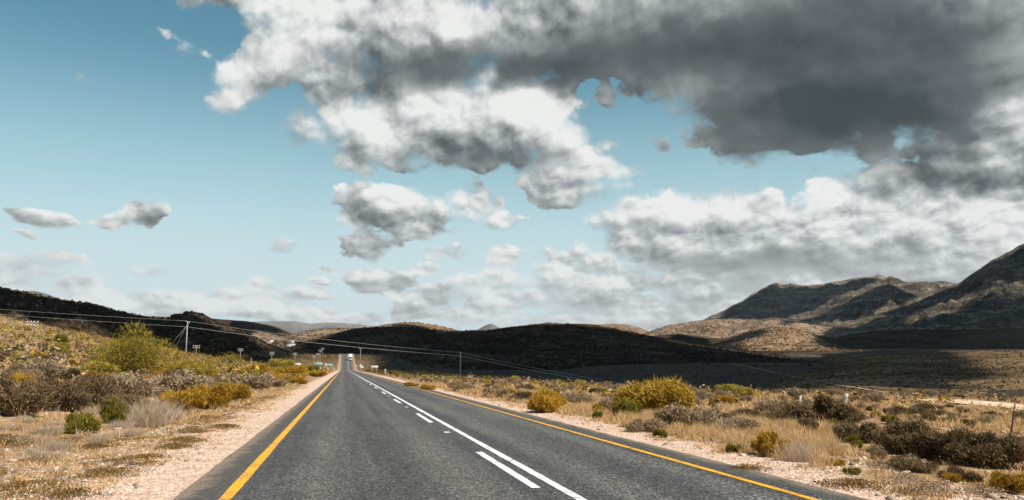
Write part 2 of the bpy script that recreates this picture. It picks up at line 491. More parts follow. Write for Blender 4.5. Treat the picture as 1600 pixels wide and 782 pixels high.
# ------------------------------------------------------------------ ground materials
def ground_material():
    m, t = material('veld')
    pos = t.n('ShaderNodeNewGeometry').outputs['Position']
    sep = t.n('ShaderNodeSeparateXYZ'); t.set(sep.inputs[0], pos)
    x, y = sep.outputs[0], sep.outputs[1]
    flat = t.vmath('MULTIPLY', pos, (1, 1, 0))
    n_big = t.noise(flat, 0.05, 4)
    n_mid = t.noise(flat, 0.55, 5, 0.6)
    n_fine = t.noise(flat, 6.0, 5, 0.65)
    n_grain = t.noise(flat, 45.0, 3, 0.6)
    vor = t.voronoi(flat, 14.0)
    vor_c = t.voronoi(flat, 14.0, out=1)
    # dry stony soil with straw litter
    soil = t.ramp(n_fine, [(0.30, (0.085, 0.055, 0.032)), (0.48, (0.33, 0.215, 0.13)), (0.70, (0.56, 0.42, 0.30))])
    litter = t.ramp(n_grain, [(0.32, (0.08, 0.046, 0.02)), (0.68, (0.46, 0.29, 0.12))])
    c = t.mix(t.range(n_mid, 0.42, 0.6), soil, litter)
    stone = t.range(vor, 0.12, 0.30, 1.0, 0.0)
    sepc = t.n('ShaderNodeSeparateColor'); t.set(sepc.inputs[0], vor_c)
    stone = t.math('MULTIPLY', stone, t.range(sepc.outputs[0], 0.72, 0.78))
    c = t.mix(t.math('MULTIPLY', stone, 0.8), c, (0.60, 0.53, 0.45))
    # low brown scrub patches further from the road
    scrub = t.ramp(t.noise(flat, 1.3, 4, 0.7), [(0.35, (0.045, 0.033, 0.018)), (0.65, (0.17, 0.115, 0.05))])
    dist = t.vmath('LENGTH', flat, out=1)
    patch = t.math('MULTIPLY', t.range(t.noise(flat, 0.22, 6, 0.7), 0.46, 0.62), t.range(dist, 14, 60, 0.0, 0.85))
    c = t.mix(patch, c, scrub)
    pale = t.math('MULTIPLY', t.range(t.noise(t.mapping(flat, scale=(1, 0.5, 1)), 0.16, 6, 0.75), 0.56, 0.70), t.range(dist, 25, 90, 0.0, 0.8))
    c = t.mix(pale, c, (0.50, 0.40, 0.29))
    # the far country is covered by dark fynbos scrub
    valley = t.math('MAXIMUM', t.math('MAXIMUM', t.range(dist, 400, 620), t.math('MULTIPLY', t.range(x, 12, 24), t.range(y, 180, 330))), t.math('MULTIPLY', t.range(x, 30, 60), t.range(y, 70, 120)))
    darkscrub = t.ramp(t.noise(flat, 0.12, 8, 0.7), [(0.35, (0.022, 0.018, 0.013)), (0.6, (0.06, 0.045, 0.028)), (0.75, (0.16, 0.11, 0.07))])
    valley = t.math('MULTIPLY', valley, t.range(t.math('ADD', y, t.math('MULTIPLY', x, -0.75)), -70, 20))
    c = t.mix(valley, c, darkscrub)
    # pink quartz gravel along both edges of the asphalt
    wob = t.math('MULTIPLY', t.math('SUBTRACT', t.noise(flat, 0.9, 5, 0.65), 0.5), 2.6)
    wob2 = t.math('MULTIPLY', t.math('SUBTRACT', t.noise(flat, 0.12, 3), 0.5), 1.8)
    xw = t.math('ADD', t.math('ADD', x, wob), wob2)
    lg = t.math('MULTIPLY', t.range(xw, -4.1, -3.3), t.range(x, -1.0, -1.9))
    rg = t.math('MULTIPLY', t.range(xw, 7.7, 7.05), t.range(x, 5.0, 5.9))
    grav = t.math('MULTIPLY', t.math('MULTIPLY', t.math('MAXIMUM', lg, rg), t.range(y, 440, 480, 1.0, 0.45)), t.range(t.noise(flat, 2.3, 5, 0.7), 0.32, 0.50, 0.25, 1.0))
    gv = t.voronoi(flat, 26.0, out=1)
    gsep = t.n('ShaderNodeSeparateColor'); t.set(gsep.inputs[0], gv)
    gcol = t.ramp(gsep.outputs[0], [(0.0, (0.30, 0.185, 0.13)), (0.22, (0.56, 0.385, 0.285)), (0.6, (0.68, 0.485, 0.375)), (1.0, (0.80, 0.665, 0.56))])
    gcol = t.mix(t.math('MULTIPLY', t.range(t.voronoi(flat, 26.0), 0.5, 0.75), 0.5), gcol, (0.24, 0.16, 0.11))
    gcol = t.mix(t.range(n_mid, 0.5, 0.72, 0.0, 0.35), gcol, (0.42, 0.29, 0.18))
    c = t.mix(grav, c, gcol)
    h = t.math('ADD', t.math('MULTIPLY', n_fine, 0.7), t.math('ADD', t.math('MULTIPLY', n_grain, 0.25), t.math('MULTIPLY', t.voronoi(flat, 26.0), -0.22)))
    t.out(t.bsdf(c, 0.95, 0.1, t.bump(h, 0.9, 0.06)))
    return m

def hill_material(name, dark, mid, lite, scale, pale=0.6, bump=2.0, stretch=1.0, dots=0.2, dot_amt=0.85, fine=6.3, strata=0.0):
    m, t = material(name)
    pos = t.n('ShaderNodeNewGeometry').outputs['Position']
    p = t.mapping(pos, scale=(1, 1, stretch))
    n1 = t.noise(p, scale, 8, 0.68)
    n2 = t.noise(p, scale * fine, 6, 0.7)
    n3 = t.noise(p, scale * 0.22, 5, 0.6)
    f = t.math('ADD', t.math('MULTIPLY', n1, 0.55), t.math('MULTIPLY', n2, 0.45))
    c = t.ramp(f, [(0.36, dark), (0.52, mid), (0.66, lite)])
    c = t.mix(t.range(n3, 0.42, 0.68, 0.0, pale), c, lite)
    if strata:
        sz = t.n('ShaderNodeSeparateXYZ'); t.set(sz.inputs[0], pos)
        lay = t.math('ADD', t.math('MULTIPLY', sz.outputs[2], 0.035), t.math('MULTIPLY', t.noise(pos, 0.0022, 5, 0.6), 9.0))
        band = t.math('SINE', t.math('MULTIPLY', lay, 2.2))
        band = t.math('MULTIPLY', t.range(band, 0.35, 0.95), t.range(n2, 0.42, 0.58))
        c = t.mix(t.math('MULTIPLY', band, strata), c, lite)
        rav = t.range(t.noise(t.mapping(pos, scale=(1, 1, 0.25)), 0.006, 7, 0.7, dist=1.2), 0.52, 0.62)
        c = t.mix(t.math('MULTIPLY', rav, 0.55), c, dark)
    vd = t.voronoi(p, dots)
    vc = t.n('ShaderNodeSeparateColor'); t.set(vc.inputs[0], t.voronoi(p, dots, out=1))
    bush = t.math('MULTIPLY', t.range(vd, 0.30, 0.50, 1.0, 0.0), t.range(t.math('ADD', vc.outputs[0], t.math('MULTIPLY', n1, 0.9)), 0.75, 0.95))
    c = t.mix(t.math('MULTIPLY', bush, dot_amt), c, tuple(0.75 * k for k in dark))
    rk = t.math('MULTIPLY', t.range(vd, 0.16, 0.30, 1.0, 0.0), t.range(t.math('ADD', vc.outputs[1], t.math('MULTIPLY', n3, 0.6)), 1.00, 1.10))
    c = t.mix(t.math('MULTIPLY', rk, dot_amt), c, tuple(min(0.6, 1.5 * k) for k in lite))
    t.out(t.bsdf(c, 1.0, 0.0, t.bump(f, 1.0, bump)))
    return m

M_GROUND = ground_material()
M_SHADEDHILL = hill_material('shaded_scrub_hill', (0.013, 0.010, 0.007), (0.036, 0.026, 0.017), (0.15, 0.108, 0.072), 0.035, 0.30, 3.0, dots=0.22)  # dark scrub, its albedo lowered further to carry the cloud shade
M_KOPPIE = hill_material('tan_scrub_hill', (0.045, 0.032, 0.020), (0.20, 0.128, 0.074), (0.38, 0.255, 0.155), 0.03, 0.45, 4.0, dots=0.16)
M_TAN = hill_material('tan_dry_hill', (0.07, 0.048, 0.032), (0.205, 0.142, 0.096), (0.39, 0.295, 0.215), 0.011, 0.30, 16.0, dots=0.06, dot_amt=0.5)
M_MOUNT = hill_material('mountain_rock', (0.026, 0.024, 0.021), (0.105, 0.090, 0.070), (0.42, 0.34, 0.25), 0.016, 0.25, 60.0, stretch=2.5, dots=0.05, dot_amt=0.3, fine=3.0, strata=0.6)
M_RISE = hill_material('brown_scrub_rise', (0.040, 0.030, 0.019), (0.105, 0.069, 0.037), (0.40, 0.275, 0.16), 0.06, 0.34, 2.0, dots=0.3, dot_amt=0.6)
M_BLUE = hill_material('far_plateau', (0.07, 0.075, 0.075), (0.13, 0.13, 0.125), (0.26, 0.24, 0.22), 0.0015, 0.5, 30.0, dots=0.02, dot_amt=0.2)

# ------------------------------------------------------------------ ground sheet
def build_ground():
    fwd = YAW
    fine = np.arange(-0.80, 0.80, 0.0030)
    coarse = np.linspace(0.80, 2 * math.pi - 0.80, 60)[:-1]
    az = np.concatenate([fine, coarse]) + fwd
    rr = np.concatenate([np.geomspace(1.2, 60, 330), np.geomspace(60.5, 1200, 330)[0:], np.geomspace(1230, 23000, 60)])
    A, RR = np.meshgrid(az, rr)
    X, Y = RR * np.sin(A), RR * np.cos(A)
    Z = ground_z(X, Y)
    n, m = len(az), len(rr)
    V = np.stack([X, Y, Z], -1).reshape(-1, 3)
    V = np.concatenate([V, [[0, 0, float(ground_z(0, 0))]]])
    i, j = np.meshgrid(np.arange(m - 1), np.arange(n), indexing='ij')
    a = i * n + j
    b = i * n + (j + 1) % n
    q = np.stack([a, a + n, b + n, b], -1).reshape(-1, 4)
    t = np.stack([np.full(n, len(V) - 1), np.arange(n), (np.arange(n) + 1) % n], -1)
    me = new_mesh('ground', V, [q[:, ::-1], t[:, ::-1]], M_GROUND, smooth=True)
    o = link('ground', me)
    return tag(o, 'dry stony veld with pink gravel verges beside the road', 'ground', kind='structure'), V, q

ground, GV, GQ = build_ground()

# ------------------------------------------------------------------ road
def asphalt_material():
    m, t = material('asphalt')
    pos = t.n('ShaderNodeNewGeometry').outputs['Position']
    sep = t.n('ShaderNodeSeparateXYZ'); t.set(sep.inputs[0], pos)
    x = sep.outputs[0]
    flat = t.vmath('MULTIPLY', pos, (1, 1, 0))
    g1 = t.voronoi(flat, 42.0, out=1)
    s1 = t.n('ShaderNodeSeparateColor'); t.set(s1.inputs[0], g1)
    grain = t.math('ADD', t.math('MULTIPLY', s1.outputs[0], 0.6), t.math('MULTIPLY', t.noise(flat, 30.0, 4, 0.75), 0.5))
    c = t.ramp(grain, [(0.15, (0.014, 0.0145, 0.0145)), (0.5, (0.048, 0.049, 0.0475)), (0.72, (0.100, 0.101, 0.097)), (0.92, (0.31, 0.31, 0.295))])
    # wheel tracks polished a little lighter, oil strip darker, long streaks and patches
    streak = t.noise(t.mapping(flat, scale=(2.4, 0.05, 1)), 1.0, 4, 0.6)
    blot = t.noise(t.mapping(flat, scale=(0.9, 0.22, 1)), 1.0, 5, 0.6)
    k = t.math('ADD', t.math('MULTIPLY', streak, 0.7), t.math('MULTIPLY', blot, 0.5))
    # tyres polish two tracks in each lane
    trk = None
    for xc in (-0.25, 1.75, 3.72, 5.0):
        g = t.math('ABSOLUTE', t.math('SUBTRACT', t.math('ADD', x, t.math('MULTIPLY_ADD', blot, 0.5, -0.25)), xc))
        g = t.range(g, 0.0, 0.55, 1.0, 0.0)
        trk = g if trk is None else t.math('MAXIMUM', trk, g)
    k = t.math('ADD', k, t.math('MULTIPLY_ADD', trk, 0.20, -0.09))
    c = t.mix(1.0, c, t.ramp(k, [(0.42, (0.72, 0.73, 0.74)), (0.75, (1.35, 1.33, 1.28))]), 'MULTIPLY')
    # fine repair cracks along the seam
    # worn, dusty outer shoulder
    edge = t.math('MAXIMUM', t.range(x, -1.35, -1.7), t.range(x, 5.75, 6.0))
    ecol = t.ramp(t.noise(flat, 18.0, 5, 0.75), [(0.3, (0.040, 0.039, 0.035)), (0.7, (0.125, 0.112, 0.092))])
    c = t.mix(t.math('MULTIPLY', edge, 0.75), c, ecol)
    # sand and grit blown over the ragged edge
    dust = t.math('MAXIMUM', t.range(t.math('ADD', x, t.math('MULTIPLY_ADD', t.noise(flat, 1.6, 6, 0.75), 1.0, -0.5)), -1.72, -2.0), t.range(t.math('ADD', x, t.math('MULTIPLY_ADD', t.noise(flat, 1.6, 6, 0.75), 1.0, -0.5)), 5.95, 6.2))
    dust = t.math('MULTIPLY', dust, t.range(t.noise(flat, 34.0, 4, 0.8), 0.42, 0.58))
    c = t.mix(t.math('MULTIPLY', dust, 0.75), c, (0.42, 0.31, 0.225))
    # a few hairline cracks sealed with bitumen
    cr = t.n('ShaderNodeTexVoronoi', feature='DISTANCE_TO_EDGE')
    t.set(cr.inputs['Vector'], t.mapping(t.vmath('ADD', flat, t.vmath('SCALE', t.noise(flat, 1.2, 4, out=1), scale=0.5)), scale=(0.30, 0.085, 1)))
    cr.inputs['Scale'].default_value = 1.0
    crack = t.math('MULTIPLY', t.range(cr.outputs['Distance'], 0.0015, 0.0045, 1.0, 0.0), t.range(t.noise(flat, 0.25, 3), 0.50, 0.60))
    c = t.mix(t.math('MULTIPLY', crack, 0.7), c, (0.012, 0.012, 0.012))
    h = t.math('ADD', t.math('MULTIPLY', s1.outputs[0], 0.5), t.noise(flat, 60.0, 3))
    t.out(t.bsdf(c, 0.80, 0.25, t.bump(h, 0.9, 0.014)))
    return m

M_ASPHALT = asphalt_material()
road_y = np.concatenate([np.linspace(-30, 3, 25)[:-1], np.geomspace(3, 700, 420)])
def strip_mesh(name, xs, ys, lift, mat, jag=0.0):
    xs = np.asarray(xs, float)
    X, Y = np.meshgrid(xs, ys)
    if jag:
        w = jag * (fbm(ys / 0.45, ys * 0 + 3.1, 4, 31) + 1.4 * fbm(ys / 3.0, ys * 0 + 8, 3, 41))
        X[:, 0] += w
        X[:, -1] += jag * (fbm(ys / 0.45, ys * 0 + 7.7, 4, 37) + 1.4 * fbm(ys / 3.0, ys * 0 + 2, 3, 43))
    Z = road_z(Y) + lift - 0.00035 * (X - 2.9) ** 2
    n, m = len(xs), len(ys)
    i, j = np.meshgrid(np.arange(m - 1), np.arange(n - 1), indexing='ij')
    a = (i * n + j).ravel()
    q = np.stack([a, a + 1, a + n + 1, a + n], -1)
    return new_mesh(name, np.stack([X, Y, Z], -1), [q], mat, smooth=True)
jag_y = np.concatenate([np.linspace(-30, 2, 60)[:-1], np.arange(2, 60, 0.09), np.geomspace(60, 700, 300)])
road = link('road', strip_mesh('road', [EDGE_L, -1.6, -1, 0, 1, 2, 3, 4, 5, 5.8, EDGE_R], jag_y, 0.0, M_ASPHALT, 0.035))
tag(road, 'two lane asphalt road running straight away from the camera', 'road', kind='structure')

def paint_material(name, col):
    m, t = material(name)
    pos = t.n('ShaderNodeNewGeometry').outputs['Position']
    n = t.noise(pos, 22.0, 6, 0.75)
    wear = t.range(t.math('ADD', n, t.math('MULTIPLY_ADD', t.noise(pos, 1.4, 4, 0.7), 0.5, -0.25)), 0.36, 0.47)
    grime = t.noise(pos, 5.0, 4)
    c = t.mix(t.range(grime, 0.35, 0.72, 0.0, 0.45), col, tuple(0.6 * a for a in col))
    c = t.mix(wear, (0.07, 0.07, 0.068), c)
    t.out(t.bsdf(c, 0.6, 0.3, t.bump(n, 0.4, 0.006)))
    return m
M_YELLOW = paint_material('yellow_paint', (0.80, 0.37, 0.012))
M_WHITE = paint_material('white_paint', (0.80, 0.80, 0.77))
ln_y = np.concatenate([np.linspace(-30, 3, 25)[:-1], np.geomspace(3, 690, 420)])
paint_y = np.concatenate([np.linspace(-30, 4, 60)[:-1], np.arange(4, 40, 0.07), np.geomspace(40, 690, 300)])
XL, XR, XC, XD = -1.40, 5.55, 2.85, 2.54
for xc, w in ((XL, 0.155), (XR, 0.115)):
    o = link('edge_line', strip_mesh('edge_line', [xc - w/2, xc + w/2], paint_y, 0.006, M_YELLOW, 0.016), road)
o = link('centre_line', strip_mesh('centre_line', [XC - 0.065, XC + 0.065], paint_y, 0.006, M_WHITE, 0.014), road)
k, y0 = 0, 10.2
dash_me = None
while y0 < 470:
    ys = np.linspace(y0, y0 + 4.5, 46)
    link('lane_dash', strip_mesh('lane_dash', [XD - 0.065, XD + 0.065], ys, 0.006, M_WHITE, 0.014), road)
    st = y0 + 8.9
    link('road_stud', strip_mesh('road_stud', [XD - 0.07, XD + 0.07], np.linspace(st, st + 0.35, 3), 0.007, M_WHITE), road)
    y0 += 12.6
    k += 1
    if k > 33: break

# ------------------------------------------------------------------ hills and mountains
RIDGES = []
def ridge(name, label, pts, D, front, back, zbase, mat, crest_px=0.6, gully=0.12, gscale=1.0, seed=0, zback=None, shape=1.15, step=2.0, nf=110):
    pts = np.array(pts, float)
    px = np.arange(pts[0, 0], pts[-1, 0] + 0.1, step)
    py = np.interp(px, pts[:, 0], pts[:, 1])
    k = np.array([0.25, 0.5, 0.25])
    py[1:-1] = np.convolve(py, k, 'valid')
    py = py - crest_px * (2.2 * fbm(px / 14.0, px * 0 + seed, 5, seed, 0.62) + 0.0)
    dirs = np.array([ray(a, b) for a, b in zip(px, py)])
    hor = np.hypot(dirs[:, 0], dirs[:, 1])
    ux, uy, el = dirs[:, 0] / hor, dirs[:, 1] / hor, dirs[:, 2] / hor
    Dw = D * (1 + 0.10 * fbm(px / 120.0, px * 0 + 5, 3, seed + 3))
    s = np.concatenate([np.linspace(-1, 0, nf), np.linspace(0, 1, nf // 3)[1:]])
    S, I = np.meshgrid(s, np.arange(len(px)))
    rr = Dw[I] + np.where(S < 0, S * front, S * back)
    X, Y = ux[I] * rr, uy[I] * rr
    zc = el[I] * Dw[I]
    zb = np.where(S < 0, zbase, zbase if zback is None else zback)
    prof = np.where(S < 0, (1 + np.clip(S, -1, 0)), 1 - S)
    body = np.clip(prof, 0, 1) ** shape
    body = 0.55 * body + 0.45 * (body * body * (3 - 2 * body))
    ends = np.minimum(1, np.minimum(I, len(px) - 1 - I) / 4.0)
    rel = np.maximum(zc - zbase, 0)
    L = front * 0.42 * gscale
    nz = ridged(X / L, Y / L, 7, seed + 11) * (1.5 if 'mountain' in name else 0.8) + 0.7 * fbm(X / (L * 0.3), Y / (L * 0.3), 5, seed + 17)
    env = np.clip(prof * (1 - prof) * 4, 0, 1) ** 0.7 * np.where(S > 0, 0.3, 1)
    Z = zb + (zc - zb) * body + rel * gully * nz * env * 2.0
    Z = np.where(np.abs(S + 1) < 1e-9, zbase - 0.15 * np.abs(rel) - 3, Z)
    # keep the slope in front of the crest under the sight line of its own skyline
    lim = (el[I] - 0.00012) * rr
    Z = np.where((S < -1e-9) & (Z > lim), lim - 0.02 * np.abs(Z - lim), Z)
    n, m = len(s), len(px)
    i, j = np.meshgrid(np.arange(m - 1), np.arange(n - 1), indexing='ij')
    a = (i * n + j).ravel()
    q = np.stack([a, a + n, a + n + 1, a + 1], -1)
    V = np.stack([X, Y, Z], -1).reshape(-1, 3)
    o = link(name, new_mesh(name, V, [q[:, ::-1]], mat, smooth=True))
    tag(o, label, 'hill' if 'hill' in name or 'ridge' in name else 'mountain', kind='structure')
    RIDGES.append((V, q))
    return o

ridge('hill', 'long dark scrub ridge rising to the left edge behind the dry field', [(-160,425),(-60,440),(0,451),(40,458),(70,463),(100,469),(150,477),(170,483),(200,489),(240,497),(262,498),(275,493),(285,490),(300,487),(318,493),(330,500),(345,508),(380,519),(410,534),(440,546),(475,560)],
      760, 330, 300, -19, M_SHADEDHILL, 1.1, 0.28, 0.5, 3, step=1.2)
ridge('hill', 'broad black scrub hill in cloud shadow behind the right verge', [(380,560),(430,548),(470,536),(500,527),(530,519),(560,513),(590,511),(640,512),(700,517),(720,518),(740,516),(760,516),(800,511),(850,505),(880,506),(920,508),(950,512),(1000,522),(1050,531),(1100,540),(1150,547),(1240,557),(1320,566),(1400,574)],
      1300, 640, 500, -20, M_SHADEDHILL, 0.7, 0.22, 0.5, 8, step=1.2)
ridge('hill', 'rounded tan hilltop in sunlight left of the small cone', [(520,526),(560,517),(590,510),(610,506),(630,504),(650,504),(690,510),(715,517),(760,530),(800,545)],
      2100, 700, 500, -20, M_KOPPIE, 0.7, 0.10, 0.5, 13)
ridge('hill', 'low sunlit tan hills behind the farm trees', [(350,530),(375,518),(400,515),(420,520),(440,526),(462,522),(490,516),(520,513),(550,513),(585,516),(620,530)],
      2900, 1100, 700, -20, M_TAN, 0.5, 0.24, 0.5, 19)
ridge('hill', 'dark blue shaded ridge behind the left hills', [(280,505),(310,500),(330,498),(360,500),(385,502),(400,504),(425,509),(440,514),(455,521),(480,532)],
      5200, 1500, 900, -20, M_SHADEDHILL, 0.4, 0.12, 0.6, 23)
ridge('hill', 'small flat dark hill over the ridge at the left edge', [(-60,452),(10,454),(55,455),(75,460),(95,468),(160,486),(215,494),(235,494),(270,495),(300,505)],
      3600, 900, 600, -20, M_BLUE, 0.3, 0.08, 0.6, 24)
ridge('hill', 'pale grey plateau on the far skyline', [(340,507),(380,503),(420,502),(460,502),(485,506),(510,504),(540,505),(570,508),(620,514),(680,518),(760,518),(860,520)],
      15000, 4000, 2500, -30, M_BLUE, 0.4, 0.10, 0.6, 29)
ridge('hill', 'small grey cone hill on the skyline', [(725,522),(742,518),(752,512),(762,507),(767,506),(773,508),(782,514),(795,520),(810,525)],
      9000, 1200, 700, -20, M_BLUE, 0.2, 0.06, 0.6, 31, step=1.0)
ridge('hill', 'pale flat topped mesa behind the black hill', [(840,516),(880,508),(900,506),(940,507),(965,506),(985,508),(1000,512),(1012,517),(1030,523),(1060,530)],
      5600, 1300, 900, -20, M_TAN, 0.3, 0.30, 0.6, 37)
ridge('hill', 'sunlit tan foothills below the left mountain', [(985,527),(1010,520),(1040,510),(1065,505),(1090,502),(1120,499),(1150,499),(1180,500),(1210,500),(1250,504),(1300,512),(1360,530)],
      5200, 1500, 900, -20, M_TAN, 0.4, 0.30, 0.5, 41)
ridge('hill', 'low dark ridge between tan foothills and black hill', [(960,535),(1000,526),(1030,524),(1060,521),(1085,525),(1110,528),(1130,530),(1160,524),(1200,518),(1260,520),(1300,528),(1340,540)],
      3600, 900, 700, -20, M_SHADEDHILL, 0.5, 0.12, 0.5, 43)
ridge('hill', 'rounded hill with a bare orange slope before the mountains', [(1080,548),(1110,540),(1140,528),(1165,519),(1190,514),(1215,512),(1240,514),(1262,520),(1290,534),(1320,543),(1360,552)],
      2700, 800, 600, -20, M_KOPPIE, 0.5, 0.26, 0.5, 47)
ridge('mountain', 'grey rocky mountain with a jagged crest on the right', [(1020,520),(1060,510),(1100,499),(1130,486),(1160,470),(1185,455),(1205,444),(1212,441),(1222,445),(1235,444),(1245,447),(1262,446),(1280,446),(1290,444),(1305,441),(1330,435),(1350,433),(1366,431),(1374,429),(1384,433),(1392,432),(1405,437),(1420,441),(1450,441),(1475,440),(1520,446),(1580,455),(1700,470)],
      8200, 3200, 2500, -20, M_MOUNT, 1.9, 0.14, 0.5, 53, step=1.5)
ridge('mountain', 'dark spur standing before the jagged mountain', [(1190,515),(1220,505),(1260,497),(1296,483),(1330,466),(1360,452),(1380,444),(1390,443),(1402,448),(1420,456),(1440,461),(1480,468),(1540,480),(1620,500)],
      6600, 1500, 900, -20, M_MOUNT, 1.7, 0.14, 0.5, 59, step=1.5)
ridge('mountain', 'steep dark mountain rising past the right edge', [(1290,512),(1340,499),(1380,489),(1420,476),(1450,464),(1480,450),(1505,438),(1530,421),(1548,408),(1570,397),(1590,385),(1600,380),(1640,362),(1700,345),(1780,330)],
      5400, 1900, 1500, -20, M_MOUNT, 1.9, 0.13, 0.5, 61, step=1.5)
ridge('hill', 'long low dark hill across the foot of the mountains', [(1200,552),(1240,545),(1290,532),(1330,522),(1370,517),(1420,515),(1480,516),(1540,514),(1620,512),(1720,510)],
      3300, 900, 700, -20, M_SHADEDHILL, 0.5, 0.12, 0.5, 67)
ridge('hill', 'dry grassy rise at the right edge beyond the field', [(1120,612),(1180,602),(1215,588),(1250,574),(1300,560),(1360,553),(1430,550),(1500,551),(1550,549),(1600,547),(1700,540),(1780,536)],
      900, 560, 400, -20, M_RISE, 0.5, 0.06, 0.5, 71, shape=0.9)

_bv = [BVHTree.FromPolygons([tuple(v) for v in V], [tuple(int(k) for k in f) for f in q]) for V, q in RIDGES]
def scene_hit(px, py):
    d = ray(px, py)
    dn = Vector(d).normalized()
    best = None
    for b in _bv:
        h = b.ray_cast(Vector((0, 0, 0)), dn)
        if h[0] is not None and (best is None or h[3] < best[1]):
            best = (np.array(h[0]), h[3])
    g = ground_hit(px, py, 4000)
    if g is not None:
        l = float(np.linalg.norm(g[0]))
        if best is None or l < best[1]:
            best = (g[0], l)
    return best

# ------------------------------------------------------------------ clouds put in out of view, outlined from the shade wanted on the hills
def cloud_material():
    m, t = material('shade_cloud_vapour')
    a = t.n('ShaderNodeBsdfDiffuse'); t.set(a.inputs[0], (0.9, 0.9, 0.9))
    b = t.n('ShaderNodeBsdfTranslucent'); t.set(b.inputs[0], (0.9, 0.9, 0.9))
    mx = t.n('ShaderNodeMixShader'); mx.inputs[0].default_value = 0.25
    t.t.links.new(a.outputs[0], mx.inputs[1]); t.t.links.new(b.outputs[0], mx.inputs[2])
    t.out(mx.outputs[0])
    return m
M_CLOUD = cloud_material()

def shading_cloud(poly_px, H, cell, thick, wob, label, seed, extend=1.0):
    P = []
    for e in poly_px:
        if len(e) == 3:                      # a spot on the ground given in metres
            p = np.array([e[0], e[1], float(ground_z(e[0], e[1]))])
            P.append((p + TO_SUN * (H - p[2]) / TO_SUN[2])[:2])
            continue
        px, py = e
        h = scene_hit(px, py)
        if h is None:
            continue
        p = h[0]
        k = (H - p[2]) / TO_SUN[2]
        P.append((p + TO_SUN * k)[:2])
    P = np.array(P)
    c = P.mean(0)
    lo, hi = P.min(0) - 3 * wob - cell, P.max(0) + 3 * wob + cell
    nx, ny = int((hi[0] - lo[0]) / cell) + 1, int((hi[1] - lo[1]) / cell) + 1
    gx, gy = np.meshgrid(lo[0] + cell * np.arange(nx), lo[1] + cell * np.arange(ny), indexing='ij')
    qx = gx + 2 * wob * fbm(gx / (6 * wob), gy / (6 * wob), 5, seed, 0.6)
    qy = gy + 2 * wob * fbm(gx / (6 * wob) + 40, gy / (6 * wob), 5, seed + 5, 0.6)
    inside = np.zeros(gx.shape, bool)
    dist = np.full(gx.shape, 1e9)
    for a, b in zip(P, np.roll(P, -1, 0)):
        cond = (a[1] > qy) != (b[1] > qy)
        with np.errstate(divide='ignore', invalid='ignore'):
            xi = (b[0] - a[0]) * (qy - a[1]) / (b[1] - a[1]) + a[0]
        inside ^= cond & (qx < xi)
        ab = b - a
        tt = np.clip(((qx - a[0]) * ab[0] + (qy - a[1]) * ab[1]) / (ab @ ab + 1e-9), 0, 1)
        dist = np.minimum(dist, np.hypot(qx - a[0] - tt * ab[0], qy - a[1] - tt * ab[1]))
    dist = np.where(inside, dist, 0)
    up = thick * np.sqrt(np.clip(dist / (6 * cell), 0, 1)) * (0.7 + 1.2 * ridged(gx / (14 * cell), gy / (14 * cell), 4, seed + 9))
    dn = 0.25 * thick * np.sqrt(np.clip(dist / (6 * cell), 0, 1)) * (0.8 + 0.8 * fbm(gx / (9 * cell), gy / (9 * cell), 4, seed + 13))
    use = inside[:-1, :-1] & inside[1:, :-1] & inside[1:, 1:] & inside[:-1, 1:]
    idx = np.arange(nx * ny).reshape(nx, ny)
    a, b, c2, d = idx[:-1, :-1][use], idx[1:, :-1][use], idx[1:, 1:][use], idx[:-1, 1:][use]
    top = np.stack([gx, gy, H + np.abs(up)], -1).reshape(-1, 3)
    bot = np.stack([gx, gy, H - np.abs(dn) - 1], -1).reshape(-1, 3)
    N = nx * ny
    q = np.concatenate([np.stack([a, b, c2, d], -1), np.stack([d, c2, b, a], -1) + N])
    # rim
    def pad(u, dx, dy):
        out = np.zeros_like(u)
        xs = slice(max(dx, 0), u.shape[0] + min(dx, 0)); ys = slice(max(dy, 0), u.shape[1] + min(dy, 0))
        xo = slice(max(-dx, 0), u.shape[0] + min(-dx, 0)); yo = slice(max(-dy, 0), u.shape[1] + min(-dy, 0))
        out[xo, yo] = u[xs, ys]
        return out
    for dx, dy, e0, e1 in ((1, 0, (1, 0), (1, 1)), (-1, 0, (0, 1), (0, 0)), (0, 1, (1, 1), (0, 1)), (0, -1, (0, 0), (1, 0))):
        rim = use & ~pad(use, dx, dy)
        i, j = np.nonzero(rim)
        u0, u1 = idx[i + e0[0], j + e0[1]], idx[i + e1[0], j + e1[1]]
        q = np.concatenate([q, np.stack([u0, u0 + N, u1 + N, u1], -1)])
    V = np.concatenate([top, bot])
    used, inv = np.unique(q.ravel(), return_inverse=True)
    o = link('cloud', new_mesh('cloud', V[used], [inv.reshape(-1, 4)], M_CLOUD, smooth=True))
    tag(o, label, 'cloud', kind='stuff')
    return o

shading_cloud([(-150,470),(0,486),(80,499),(170,520),(266,541),(-66,400,0),(-46,450,0),(-32,500,0),(-26,560,0),(-22,598,0),(24,598,0),(25,520,0),(25,430,0),(22,330,0),(21,240,0),(22,175,0),(25,128,0),(31,98,0),(42,82,0),(56,80,0),(1180,611),(1250,613),(1280,608),(1330,604),(1390,607),(1470,614),(1505,616),(1512,611),(1490,600),(1530,594),(1600,588),(1570,578),(1530,566),(1508,553),
            (1470,545),(1400,546),(1340,550),(1295,556),(1256,562),(1235,560),(1150,550),(1100,543),(1050,534),(1000,525),(920,511),(850,508),(780,516),(720,520),(690,522),(672,514),(650,508),(612,508),(580,513),(530,521),(470,541),(430,551),(405,535),(380,524),(345,512),(318,497),(300,491),(278,496),(240,501),(200,492),(150,480),(100,472),(40,462),(0,455),(-60,444),(-155,428)],
           1500, 13, 110, 14, 'broad grey cloud out of view, shaped to shade the hills nearest the road', 3)
